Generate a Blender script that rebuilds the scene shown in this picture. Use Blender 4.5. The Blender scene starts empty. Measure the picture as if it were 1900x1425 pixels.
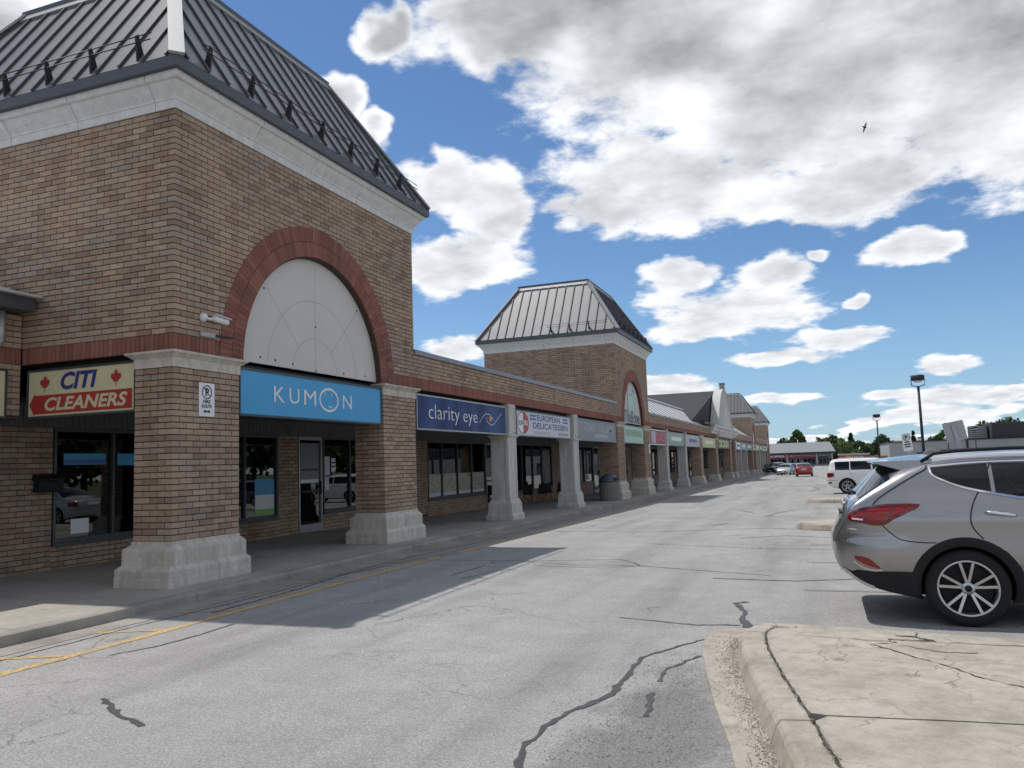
import bpy, bmesh, math, random
from mathutils import Vector, Matrix
import numpy as np
R_ = math.radians
rnd = random.Random(7)
scene = bpy.context.scene
COL = scene.collection

# ------------------------------------------------------------------ camera
F_ = Vector((-0.35117665, 0.93100363, 0.09953491)); RT = Vector((0.93394179, 0.35585865, -0.03342685)); UP = Vector((0.06654088, -0.08122108, 0.99447245))
CAMZ = 1.66
cd = bpy.data.cameras.new('camera'); cd.sensor_width = 36; cd.lens = 1495.9 * 36 / 1900; cd.clip_start = .1; cd.clip_end = 6000
cam = bpy.data.objects.new('camera', cd); COL.objects.link(cam)
M = Matrix.Identity(4)
for i in range(3): M[i][0] = RT[i]; M[i][1] = UP[i]; M[i][2] = -F_[i]
M[2][3] = CAMZ
cam.matrix_world = M
scene.camera = cam
def px_of(p):
    d = Vector(p) - Vector((0, 0, CAMZ)); z = d.dot(F_)
    if z < .1: return None
    return 950 + 1495.9 * d.dot(RT) / z, 712.5 - 1495.9 * d.dot(UP) / z, z

# ------------------------------------------------------------------ sun and sky
SUN = Vector((-.44, .15, 1)).normalized()
SUN_EL = math.asin(SUN.z)
w = bpy.data.worlds.new('World'); scene.world = w; w.use_nodes = True
nt = w.node_tree; N = nt.nodes; Lk = nt.links; N.clear()
def nd(t, **k):
    n = N.new(t)
    for a, b in k.items(): setattr(n, a, b)
    return n
def mth(op, a, b=None, c=None, clamp=False):
    n = nd('ShaderNodeMath', operation=op); n.use_clamp = clamp
    for i, v in enumerate((a, b, c)):
        if v is None: continue
        if isinstance(v, (int, float)): n.inputs[i].default_value = v
        else: Lk.new(v, n.inputs[i])
    return n.outputs[0]
def vmt(op, a, b=None):
    n = nd('ShaderNodeVectorMath', operation=op)
    for i, v in enumerate((a, b)):
        if v is None: continue
        if isinstance(v, (tuple, list)): n.inputs[i].default_value = v
        else: Lk.new(v, n.inputs[i])
    return n.outputs['Value'] if op in ('DOT_PRODUCT', 'LENGTH') else n.outputs[0]
def sstep(x, a, b):
    n = nd('ShaderNodeMapRange', interpolation_type='SMOOTHSTEP'); Lk.new(x, n.inputs[0])
    n.inputs[1].default_value = a; n.inputs[2].default_value = b
    return n.outputs[0]
out = nd('ShaderNodeOutputWorld'); bg = nd('ShaderNodeBackground'); Lk.new(bg.outputs[0], out.inputs[0])
SKY_STR = .060; CLD = .645
bg.inputs[1].default_value = SKY_STR
sky = nd('ShaderNodeTexSky', sky_type='NISHITA'); sky.sun_disc = False
sky.sun_elevation = SUN_EL; sky.sun_rotation = math.atan2(SUN.x, SUN.y)
sky.air_density = 1.0; sky.dust_density = .15; sky.ozone_density = 2.6; sky.altitude = 100
tc = nd('ShaderNodeTexCoord')
sx = nd('ShaderNodeSeparateXYZ'); Lk.new(tc.outputs['Generated'], sx.inputs[0])
az = mth('ARCTAN2', sx.outputs[0], sx.outputs[1]); el = mth('ARCSINE', sx.outputs[2])
cb = nd('ShaderNodeCombineXYZ'); Lk.new(az, cb.inputs[0]); Lk.new(el, cb.inputs[1])
ae = cb.outputs[0]
def noise(vec, scale, detail=4, rough=.55, dim='3D', col=False):
    n = nd('ShaderNodeTexNoise', noise_dimensions=dim); Lk.new(vec, n.inputs['Vector'])
    n.inputs['Scale'].default_value = scale; n.inputs['Detail'].default_value = detail; n.inputs['Roughness'].default_value = rough
    return n.outputs['Color' if col else 'Fac']
dirv = tc.outputs['Generated']
# clouds crowd together towards the horizon: finer grain at low elevation
wz = mth('ADD', mth('ABSOLUTE', el), .14)
wn = vmt('MULTIPLY', vmt('SUBTRACT', noise(dirv, 10, 3, .6, col=True), (.5, .5, .5)), (.22, .15, 0))
sc_ = nd('ShaderNodeVectorMath', operation='SCALE'); Lk.new(wn, sc_.inputs[0]); Lk.new(wz, sc_.inputs['Scale'])
P = vmt('ADD', ae, sc_.outputs[0])
def pix_ae(x, y):
    d = (F_ + RT * ((x - 950) / 1495.9) - UP * ((y - 712.5) / 1495.9)).normalized()
    return math.atan2(d.x, d.y), math.asin(d.z)
BL = [(960,40,250,120),(1200,70,330,230),(1500,130,430,310),(1800,110,330,330),(1230,330,260,100),(1120,380,130,58),(1560,350,280,80),
      (815,350,125,60),(905,385,95,85),(850,490,140,70),
      (1255,500,70,42),(1370,565,200,62),(1440,500,90,40),(1300,605,140,26),
      (1690,462,105,34),(1560,624,105,27),(1525,462,30,16),(1592,550,36,17),
      (1440,665,125,20),(1640,727,60,11),(1455,742,90,11),(1240,722,110,34),(1765,678,76,22),(1790,735,190,22),(720,60,60,55),(640,190,50,54),(705,245,40,40),(835,655,76,32),(0,90,190,170)]
dmin = None
for (x, y, rx, ry) in BL:
    a0, e0 = pix_ae(x, y); a1, _ = pix_ae(x + rx, y); _, e1 = pix_ae(x, y - ry); ka, ke = 1 / abs(a1 - a0), 1 / abs(e1 - e0)
    ma = nd('ShaderNodeVectorMath', operation='MULTIPLY_ADD'); Lk.new(P, ma.inputs[0]); ma.inputs[1].default_value = (ka, ke, 0); ma.inputs[2].default_value = (-a0 * ka, -e0 * ke, 0)
    v = vmt('DOT_PRODUCT', ma.outputs[0], ma.outputs[0])
    dmin = v if dmin is None else mth('SMOOTH_MIN', dmin, v, .30)
field = mth('SUBTRACT', 1.0, mth('SQRT', mth('MAXIMUM', dmin, 0.0)))
# scattered cumulus low down and out of frame, cover raised to add fill light
pv = nd('ShaderNodeVectorMath', operation='SCALE'); Lk.new(vmt('MULTIPLY', dirv, (1, 1, 1.6)), pv.inputs[0]); Lk.new(mth('DIVIDE', 1.0, mth('ADD', mth('ABSOLUTE', el), .22)), pv.inputs['Scale'])
gn = noise(vmt('MULTIPLY', pv.outputs[0], (1, 1, 2.8)), 2.3, 2, .5)
gen = mth('MULTIPLY', mth('SUBTRACT', gn, .455), 5.0)
ac, ec = pix_ae(1000, 380)
infr = vmt('LENGTH', vmt('MULTIPLY', vmt('SUBTRACT', ae, (ac, ec, 0)), (1 / .9, 1 / .31, 0)))
inmask = sstep(infr, .80, 1.05)
mx = nd('ShaderNodeMix', data_type='FLOAT'); Lk.new(inmask, mx.inputs[0]); mx.inputs[2].default_value = -3.0; Lk.new(gen, mx.inputs[3])
field = mth('SMOOTH_MAX', field, mx.outputs[0], .1)
fb = noise(pv.outputs[0], 5.6, 8, .60)
fb2 = noise(vmt('ADD', pv.outputs[0], (-.045, .015, .08)), 5.6, 4, .55)
dens = mth('ADD', mth('MULTIPLY', field, 1.45), mth('MULTIPLY', mth('SUBTRACT', fb, .5), 2.5))
alpha = sstep(dens, -.04, .46)
thick = sstep(mth('ADD', field, mth('MULTIPLY', mth('SUBTRACT', fb2, .5), .55)), .14, .72)
rel = mth('MULTIPLY', mth('SUBTRACT', fb, fb2), .50)          # the side turned to the sun is brighter
hi = sstep(el, .12, .62)
low = gn
grey = mth('MULTIPLY', mth('MULTIPLY', thick, sstep(low, .02, .50)), mth('ADD', mth('MULTIPLY', hi, CLD * .36), CLD * .16))
lum = mth('MINIMUM', mth('MAXIMUM', mth('ADD', mth('SUBTRACT', CLD, grey), rel), CLD * .28), CLD * 1.08)
cc = nd('ShaderNodeCombineColor')
for i, k in enumerate((.965, .985, 1.02)): Lk.new(mth('MULTIPLY', lum, k / SKY_STR), cc.inputs[i])
# thin veil of haze low down
haze_a = mth('MULTIPLY', mth('SUBTRACT', 1.0, sstep(el, -.02, .25)), .45)
hz = nd('ShaderNodeMix', data_type='RGBA'); Lk.new(haze_a, hz.inputs[0]); tnt = nd('ShaderNodeMix', data_type='RGBA', blend_type='MULTIPLY'); tnt.inputs[0].default_value = 1; Lk.new(sky.outputs[0], tnt.inputs[6]); tnt.inputs[7].default_value = (.80, .98, 1.14, 1); Lk.new(tnt.outputs[2], hz.inputs[6]); hz.inputs[7].default_value = (.21 / SKY_STR, .35 / SKY_STR, .53 / SKY_STR, 1)
mc = nd('ShaderNodeMix', data_type='RGBA'); Lk.new(mth('MULTIPLY', alpha, .97), mc.inputs[0]); Lk.new(hz.outputs[2], mc.inputs[6]); Lk.new(cc.outputs[0], mc.inputs[7])
Lk.new(mc.outputs[2], bg.inputs[0])
sd = bpy.data.lights.new('sun', 'SUN'); sd.energy = 2.05; sd.angle = R_(.55); sd.color = (1, .96, .90)
so = bpy.data.objects.new('sun', sd); COL.objects.link(so); so.rotation_euler = SUN.to_track_quat('Z', 'Y').to_euler(); so.location = (-40, 10, 60)
vs = scene.view_settings; vs.view_transform = 'Standard'; vs.look = 'None'; vs.exposure = .68; vs.gamma = 1; vs.use_curve_mapping = False
scene.cycles.max_bounces = 6; scene.cycles.diffuse_bounces = 4; scene.cycles.glossy_bounces = 3; scene.cycles.transparent_max_bounces = 8; scene.cycles.use_denoising = True
scene.cycles.caustics_reflective = False; scene.cycles.caustics_refractive = False

# ------------------------------------------------------------------ materials
MATS = {}
class MT:
    def __init__(s, name):
        s.m = bpy.data.materials.new(name); s.m.use_nodes = True; s.nt = s.m.node_tree; s.n = s.nt.nodes; s.l = s.nt.links
        s.b = s.n['Principled BSDF']; MATS[name] = s.m
    def node(s, t, ins=None, **k):
        n = s.n.new(t)
        for a, b in k.items(): setattr(n, a, b)
        for a, v in (ins or {}).items():
            if hasattr(v, 'is_linked') or isinstance(v, bpy.types.NodeSocket): s.l.new(v, n.inputs[a])
            else: n.inputs[a].default_value = v
        return n
    def pos(s, obj=True):
        return s.node('ShaderNodeTexCoord').outputs['Object'] if obj else s.node('ShaderNodeNewGeometry').outputs['Position']
    def noise(s, vec, scale, detail=4, rough=.55):
        return s.node('ShaderNodeTexNoise', {'Vector': vec, 'Scale': scale, 'Detail': detail, 'Roughness': rough}).outputs['Fac']
    def ramp(s, f, stops):
        n = s.node('ShaderNodeValToRGB', {'Fac': f}); e = n.color_ramp.elements
        while len(e) < len(stops): e.new(.5)
        for i, (p, c) in enumerate(stops):
            e[i].position = p; e[i].color = (*c, 1) if isinstance(c, tuple) else (c, c, c, 1)
        return n.outputs['Color']
    def mix(s, f, a, b, mode='MIX'):
        n = s.node('ShaderNodeMix', data_type='RGBA', blend_type=mode)
        for i, v in ((0, f), (6, a), (7, b)):
            if isinstance(v, bpy.types.NodeSocket): s.l.new(v, n.inputs[i])
            elif isinstance(v, tuple): n.inputs[i].default_value = (*v, 1)
            else: n.inputs[i].default_value = v
        return n.outputs[2]
    def math(s, op, a, b=0.0, clamp=False):
        n = s.node('ShaderNodeMath', {0: a, 1: b}, operation=op); n.use_clamp = clamp; return n.outputs[0]
    def set(s, **k):
        for a, v in k.items():
            i = s.b.inputs[a.replace('_', ' ')]
            if isinstance(v, bpy.types.NodeSocket): s.l.new(v, i)
            elif isinstance(v, tuple): i.default_value = (*v, 1)
            else: i.default_value = v
        return s
    def bump(s, h, strength=.3, dist=.01):
        n = s.node('ShaderNodeBump', {'Height': h, 'Strength': strength, 'Distance': dist}); s.l.new(n.outputs[0], s.b.inputs['Normal']); return s
def plain(name, c, rough=.5, metal=0.0, var=.12, scale=6, bump=0.0, bscale=60, coat=0.0, spec=.5):
    m = MT(name); p = m.pos(False)
    f = m.noise(p, scale, 5, .6)
    lo = tuple(max(0, x * (1 - var)) for x in c); hi = tuple(min(1, x * (1 + var)) for x in c)
    m.set(Base_Color=m.ramp(f, [(.3, lo), (.7, hi)]), Roughness=rough, Metallic=metal, Coat_Weight=coat)
    m.b.inputs['Specular IOR Level'].default_value = spec
    if bump: m.bump(m.noise(p, bscale, 4, .6), bump, .004)
    return MATS[name]
# brick: tone per brick from a face attribute
def brickmat(name, stops, gr=.25):
    m = MT(name); p = m.pos(False)
    at = m.node('ShaderNodeAttribute', attribute_name='tone').outputs['Fac']
    base = m.ramp(at, stops)
    f = m.noise(p, 38, 5, .7); big = m.noise(p, .9, 3, .5)
    wire = m.noise(m.node('ShaderNodeMapping', {'Vector': p, 'Scale': (9, 9, 70)}).outputs[0], 1.0, 5, .7)
    c = m.mix(1.0, m.mix(m.math('MULTIPLY', f, .45), base, m.mix(.5, base, (.33, .27, .22))), m.ramp(wire, [(.30, .78), (.5, 1.0), (.72, 1.10)]), 'MULTIPLY')
    c = m.mix(1.0, c, m.ramp(big, [(.3, (.86, .88, .92)), (.7, (1.08, 1.05, 1.0))]), 'MULTIPLY')
    stk = m.noise(m.node('ShaderNodeMapping', {'Vector': p, 'Scale': (2.6, 2.6, .35)}).outputs[0], 1.0, 5, .65); c = m.mix(1.0, c, m.ramp(stk, [(.28, (.80, .79, .78)), (.46, (1, 1, 1)), (.72, (1.05, 1.05, 1.06))]), 'MULTIPLY')
    m.set(Base_Color=c, Roughness=.9); m.b.inputs['Specular IOR Level'].default_value = .25
    m.bump(m.noise(p, 90, 5, .7), .5, .004)
brickmat('brick', [(0, (.295, .20, .145)), (.14, (.355, .243, .172)), (.40, (.42, .295, .207)), (.66, (.455, .33, .235)), (.82, (.43, .327, .247)), (.92, (.362, .292, .24)), (1, (.50, .375, .27))])
brickmat('red_brick', [(0, (.225, .082, .062)), (.5, (.27, .098, .074)), (1, (.315, .125, .093))])
plain('mortar', (.065, .043, .034), .95, var=.25, scale=14, bump=.4)
# far brick: relief and joints too small to build
m = MT('brick_far'); p = m.pos(False)
sxyz = m.node('ShaderNodeSeparateXYZ', {0: p}); u = m.math('ADD', sxyz.outputs[0], sxyz.outputs[1])
cmb = m.node('ShaderNodeCombineXYZ', {0: u, 1: sxyz.outputs[2]}).outputs[0]
bt = m.node('ShaderNodeTexBrick', {'Vector': cmb, 'Color1': (.34, .24, .185, 1), 'Color2': (.445, .335, .255, 1), 'Mortar': (.11, .075, .06, 1), 'Scale': 1.0, 'Mortar Size': .006, 'Brick Width': .27, 'Row Height': .0883, 'Bias': 0.0}, offset=.5)
m.set(Base_Color=m.mix(1.0, bt.outputs[0], m.ramp(m.noise(p, 3, 4, .6), [(.3, .88), (.7, 1.1)]), 'MULTIPLY'), Roughness=.9)
m.bump(bt.outputs['Fac'], .4, -.01)
# cast stone / concrete with rain streaks
def stone(name, c, stain=.45, rough=.85, streak=True, cracks=False):
    m = MT(name); p = m.pos(False)
    st = m.node('ShaderNodeMapping', {'Vector': p, 'Scale': (5, 5, .8) if streak else (1, 1, 1)}).outputs[0]
    f = m.ramp(m.noise(st, 1.6 if streak else .9, 6, .65), [(.36, 1 - stain), (.62, 1.04)])
    f2 = m.ramp(m.noise(p, 9, 6, .7), [(.3, .84), (.7, 1.05)])
    sp = m.ramp(m.noise(p, 130, 2, .5), [(.3, .9), (.7, 1.05)])
    cc = m.mix(1.0, m.mix(1.0, m.mix(1.0, c, f, 'MULTIPLY'), f2, 'MULTIPLY'), sp, 'MULTIPLY')
    if cracks:
        wv = m.node('ShaderNodeVectorMath', {0: p, 1: m.node('ShaderNodeVectorMath', {0: m.node('ShaderNodeTexNoise', {'Vector': p, 'Scale': 4.0, 'Detail': 4.0}).outputs['Color'], 'Scale': .35}, operation='SCALE').outputs[0]}, operation='ADD').outputs[0]
        dd = m.node('ShaderNodeTexVoronoi', {'Vector': wv, 'Scale': 1.5}, feature='DISTANCE_TO_EDGE').outputs['Distance']
        cr = m.mix(1.0, m.ramp(dd, [(0, 1.0), (.012, 0.0)]), m.ramp(m.noise(p, .9, 3, .5), [(.47, 0.0), (.56, 1.0)]), 'MULTIPLY')
        cc = m.mix(m.math('MULTIPLY', cr, .75), cc, (.10, .09, .075))
        pit = m.ramp(m.noise(p, 75, 3, .8), [(.30, .62), (.42, 1.0)]); cc = m.mix(1.0, cc, pit, 'MULTIPLY')
        blot = m.ramp(m.noise(p, 3.2, 5, .7), [(.36, (.78, .77, .74)), (.55, (1, 1, 1))]); cc = m.mix(1.0, cc, blot, 'MULTIPLY')
    m.set(Base_Color=cc, Roughness=rough); m.b.inputs['Specular IOR Level'].default_value = .25
    m.bump(m.noise(p, 60, 5, .7), .7 if cracks else .4, .008 if cracks else .005)
stone('cast_stone', (.66, .615, .535), .24); stone('cornice_stone', (.74, .735, .715), .07); stone('column_stone', (.64, .625, .585), .20)
stone('kerb_stone', (.38, .355, .31), .3, streak=False); stone('sidewalk_concrete', (.43, .40, .35), .16, streak=False); stone('island_concrete', (.49, .445, .38), .14, streak=False, cracks=True)
stone('gutter_concrete', (.49, .445, .38), .20, streak=False, cracks=True); plain('arch_board', (.63, .595, .55), .7, var=.035, scale=1.2); plain('score_grey', (.43, .41, .385), .8)
# weathered asphalt
m = MT('asphalt'); p = m.pos(False)
grain = m.noise(p, 95, 3, .8); g2 = m.noise(p, 46, 4, .7); vor = m.node('ShaderNodeTexVoronoi', {'Vector': p, 'Scale': 62.0}).outputs['Distance']
patch = m.noise(p, .35, 5, .6); p2 = m.noise(p, 2.2, 5, .65)
base = m.ramp(grain, [(.28, (.15, .15, .15)), (.46, (.365, .353, .335)), (.60, (.485, .467, .44)), (.75, (.66, .635, .60))])
base = m.mix(.55, base, m.ramp(vor, [(.0, (.50, .498, .49)), (.35, (.38, .378, .372)), (.6, (.23, .23, .228))]))
c = m.mix(1.0, base, m.ramp(patch, [(.32, .90), (.68, 1.08)]), 'MULTIPLY')
c = m.mix(1.0, c, m.ramp(p2, [(.28, .88), (.7, 1.06)]), 'MULTIPLY')
c = m.mix(1.0, c, m.ramp(g2, [(.3, .80), (.62, 1.06)]), 'MULTIPLY')
trk = m.noise(m.node('ShaderNodeMapping', {'Vector': p, 'Scale': (1.3, .10, 1)}).outputs[0], 1.0, 4, .55); c = m.mix(1.0, c, m.ramp(trk, [(.33, .80), (.5, 1.0), (.7, 1.06)]), 'MULTIPLY')
spt = m.node('ShaderNodeTexVoronoi', {'Vector': m.node('ShaderNodeVectorMath', {0: p, 1: m.node('ShaderNodeVectorMath', {0: m.node('ShaderNodeTexNoise', {'Vector': p, 'Scale': 6.0, 'Detail': 3.0}).outputs['Color'], 'Scale': .25}, operation='SCALE').outputs[0]}, operation='ADD').outputs[0], 'Scale': .8}).outputs['Distance']; c = m.mix(1.0, c, m.ramp(m.math('ADD', spt, m.math('MULTIPLY', patch, .35)), [(.20, .66), (.30, 1.0)]), 'MULTIPLY')
def hair(scale, wdt, msc, lo, hi, warp=.12):
    wv = m.node('ShaderNodeVectorMath', {0: p, 1: m.node('ShaderNodeVectorMath', {0: m.node('ShaderNodeTexNoise', {'Vector': p, 'Scale': 3.0, 'Detail': 5.0}).outputs['Color'], 'Scale': warp * 3}, operation='SCALE').outputs[0]}, operation='ADD').outputs[0]
    d = m.node('ShaderNodeTexVoronoi', {'Vector': wv, 'Scale': scale}, feature='DISTANCE_TO_EDGE').outputs['Distance']
    a = m.ramp(d, [(0, 1.0), (wdt, 0.0)]); b = m.ramp(m.noise(p, msc, 3, .5), [(lo, 0.0), (hi, 1.0)])
    return m.mix(1.0, a, b, 'MULTIPLY')
c = m.mix(m.math('MULTIPLY', hair(.55, .006, .30, .50, .60), .75), c, (.055, .055, .058))
c = m.mix(m.math('MULTIPLY', hair(2.6, .018, .42, .56, .66), .7), c, (.06, .06, .062))
# ravelled, darker asphalt round the island kerb (worn patch with its own outline)
sp = m.node('ShaderNodeSeparateXYZ', {0: p})
dx = m.math('DIVIDE', m.math('ADD', sp.outputs[0], 1.0), .62); dy = m.math('DIVIDE', m.math('SUBTRACT', sp.outputs[1], 4.6), 2.1)
rr = m.math('SQRT', m.math('ADD', m.math('MULTIPLY', dx, dx), m.math('MULTIPLY', dy, dy)))
worn = m.ramp(m.math('ADD', rr, m.math('MULTIPLY', m.math('SUBTRACT', p2, .5), 1.6)), [(.55, 1.0), (1.0, 0.0)])
c = m.mix(m.math('MULTIPLY', worn, .62), c, m.mix(1.0, c, (.42, .41, .40), 'MULTIPLY'))
m.set(Base_Color=c, Roughness=.92); m.b.inputs['Specular IOR Level'].default_value = .3
m.bump(m.math('ADD', m.math('MULTIPLY', grain, .7), m.math('MULTIPLY', g2, .6)), .55, .009)
# worn paint
def worn_paint(name, c, lo=.40, hi=.52):
    m = MT(name); p = m.pos(False)
    f = m.ramp(m.noise(p, 22, 6, .75), [(lo, 0.0), (hi, 1.0)]); f2 = m.ramp(m.noise(p, 2.2, 4, .6), [(.30, .35), (.5, 1.0)])
    asph = m.ramp(m.noise(p, 150, 3, .7), [(.3, (.10, .10, .10)), (.7, (.33, .33, .33))])
    m.set(Base_Color=m.mix(m.math('MULTIPLY', f, f2), asph, c), Roughness=.85); m.bump(m.noise(p, 150, 3, .7), .4, .006)
worn_paint('yellow_paint', (.64, .42, .14), .385, .54); worn_paint('faint_paint', (.50, .42, .22), .50, .66); worn_paint('white_paint', (.6, .6, .58), .46, .6)
plain('tar', (.050, .050, .053), .55, var=.25, scale=30, bump=.3)
plain('roof_metal', (.185, .185, .19), .38, .3, .06, 3, spec=.5); plain('roof_seam', (.085, .09, .10), .5, .2); plain('roof_trim', (.33, .335, .335), .5, .2, .05)
plain('fascia_metal', (.085, .092, .105), .45, .2, .08); plain('coping_metal', (.25, .26, .285), .4, .3, .08); plain('light_roof', (.55, .55, .55), .6, .0, .06)
plain('shingle', (.034, .036, .04), .9, var=.2, scale=18, bump=.4); plain('dark_metal', (.03, .032, .036), .5, .3, .1)
plain('alu_dark', (.085, .10, .105), .4, .5, .08); plain('alu', (.44, .45, .45), .35, .7, .06); plain('soffit', (.12, .125, .13), .7, var=.12, scale=3)
plain('white_plastic', (.72, .73, .74), .45, var=.04); plain('black_plastic', (.015, .015, .017), .55, var=.15, spec=.25); plain('black_gloss', (.008, .008, .01), .12, var=.1)
plain('rubber', (.013, .013, .014), .9, var=.2, scale=30); plain('alloy', (.55, .55, .56), .28, .9, .04); plain('chrome', (.8, .8, .82), .1, 1.0, .02)
plain('interior', (.40, .39, .37), .9, var=.3, scale=1.5); plain('interior_floor', (.16, .145, .12), .6, var=.3, scale=2)
plain('wood', (.30, .19, .10), .6, var=.25, scale=9); plain('grass', (.075, .105, .035), .95, var=.4, scale=2, bump=.6); plain('bark', (.09, .07, .055), .95, var=.3, scale=12)
plain('gravel', (.27, .25, .22), .95, var=.45, scale=40); plain('concrete_bin', (.21, .195, .175), .95, var=.35, scale=60, bump=.6, bscale=70); plain('bin_lid', (.07, .10, .125), .45, var=.1)
plain('far_wall', (.33, .34, .34), .8, var=.06); plain('far_roof', (.21, .22, .235), .7, var=.06, scale=.6); plain('tan_wall', (.45, .37, .25), .9, var=.1); plain('tan_roof', (.33, .22, .14), .9, var=.15)
plain('louvre', (.055, .06, .064), .7, var=.12); plain('galv', (.42, .43, .43), .5, .4, .1)
plain('pole', (.028, .034, .042), .5, .3, .1); plain('skin', (.45, .29, .21), .6, var=.05); plain('cloth_grey', (.07, .072, .08), .9, var=.15); plain('cloth_dark', (.02, .022, .028), .9, var=.2); plain('hair', (.03, .022, .018), .8, var=.2)
plain('bird_feather', (.06, .06, .065), .8, var=.2)
m = MT('paper_mix'); p = m.pos(False)
c = m.mix(.86, m.node('ShaderNodeTexVoronoi', {'Vector': p, 'Scale': 9.0}).outputs['Color'], m.ramp(m.noise(p, 8, 5, .75), [(.30, (.02, .03, .02)), (.42, (.25, .22, .10)), (.50, (.60, .57, .50)), (.58, (.08, .18, .08)), (.70, (.55, .30, .12))]))
m.set(Base_Color=c, Roughness=.35)
def flat(name, c, rough=.4, coat=0.0):
    if name in MATS: return name
    plain(name, c, rough, var=.05, scale=2.5, coat=coat); return name
flat('sign_cream', (.66, .60, .38)); flat('sign_navy_text', (.03, .04, .22)); flat('sign_red', (.42, .035, .035)); flat('sign_sky', (.07, .37, .68)); flat('sign_white', (.80, .81, .83)); flat('sign_black', (.02, .02, .022))
flat('sign_orange', (.75, .28, .08)); flat('sign_blue', (.07, .15, .40)); flat('sign_lilac', (.60, .60, .66)); flat('sign_grey', (.20, .22, .25)); flat('sign_grey_text', (.44, .45, .47)); flat('sign_mint', (.40, .60, .47)); flat('sign_green', (.20, .36, .22))
flat('sign_brightred', (.62, .02, .06)); flat('sign_yellowish', (.55, .52, .20)); flat('sign_burgundy', (.16, .02, .06)); flat('sign_teal', (.20, .42, .38)); flat('sign_maroon', (.30, .06, .09)); flat('sign_gold', (.8, .5, .05)); flat('sign_dkteal', (.045, .11, .15)); flat('sign_pink', (.5, .36, .42)); flat('sign_green_bright', (.28, .52, .10)); flat('sign_magenta', (.35, .03, .14))
m = MT('sign_navy'); p = m.pos(False)
c = m.ramp(m.noise(m.node('ShaderNodeMapping', {'Vector': p, 'Scale': (1, 1.0, .25)}).outputs[0], 1.3, 2, .4), [(.35, (.010, .022, .11)), (.62, (.035, .075, .21))]); m.set(Base_Color=c, Roughness=.45); m.b.inputs['Specular IOR Level'].default_value = .25
def glass(name, tint, refl=.9, rough=.0):
    m = MT(name); m.n.remove(m.b); o = m.n['Material Output']
    tr = m.node('ShaderNodeBsdfTransparent', {'Color': (*tint, 1)}); gl = m.node('ShaderNodeBsdfGlossy', {'Color': (refl, refl, refl, 1), 'Roughness': rough})
    fr = m.node('ShaderNodeFresnel', {'IOR': 1.62}); f = m.math('MULTIPLY', fr.outputs[0], 1.5, True)
    mx = m.node('ShaderNodeMixShader', {0: f, 1: tr.outputs[0], 2: gl.outputs[0]}); m.l.new(mx.outputs[0], o.inputs[0])
glass('shop_glass', (.50, .55, .55))
m = MT('car_glass'); m.set(Base_Color=(.006, .007, .010), Roughness=.03); m.b.inputs['Specular IOR Level'].default_value = .40
m = MT('rear_glass'); m.set(Base_Color=(.015, .02, .03), Roughness=.04); m.b.inputs['Specular IOR Level'].default_value = .7
def paint(name, c, metal=.6, rough=.32):
    m = MT(name); p = m.pos(True)
    fl = m.noise(p, 900, 1, .5)
    m.set(Base_Color=m.mix(m.math('MULTIPLY', fl, .25), c, tuple(min(1, x * 1.35) for x in c)), Metallic=metal, Roughness=rough, Coat_Weight=1.0, Coat_Roughness=.03); return name
paint('paint_silver', (.30, .30, .305), .88, .27); paint('paint_white', (.78, .78, .77), 0, .4); paint('paint_red', (.30, .02, .025), .2, .35); paint('paint_palegrey', (.42, .48, .50), .7, .35); paint('paint_black', (.015, .016, .018), .2, .3); paint('paint_teal', (.25, .36, .38), .5, .35); paint('paint_blue', (.03, .05, .10), .3, .3)
m = MT('lamp_red'); m.set(Base_Color=(.25, .003, .005), Roughness=.12, Coat_Weight=.25, Coat_Roughness=.02)
m = MT('lamp_dark'); m.set(Base_Color=(.09, .004, .006), Roughness=.1, Coat_Weight=1.0)
m = MT('lamp_clear'); m.set(Base_Color=(.75, .77, .8), Roughness=.1, Coat_Weight=1.0)
def leafmat(name, a, b, c_):
    m = MT(name); at = m.node('ShaderNodeAttribute', attribute_name='tone').outputs['Fac']
    m.set(Base_Color=m.ramp(at, [(0, a), (.5, b), (1, c_)]), Roughness=.75); m.b.inputs['Specular IOR Level'].default_value = .25
leafmat('leaf', (.045, .075, .028), (.075, .12, .04), (.11, .165, .06)); leafmat('leaf_dark', (.028, .052, .032), (.045, .08, .046), (.07, .11, .06)); leafmat('leaf_light', (.075, .115, .035), (.11, .165, .05), (.16, .21, .08))

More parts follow.
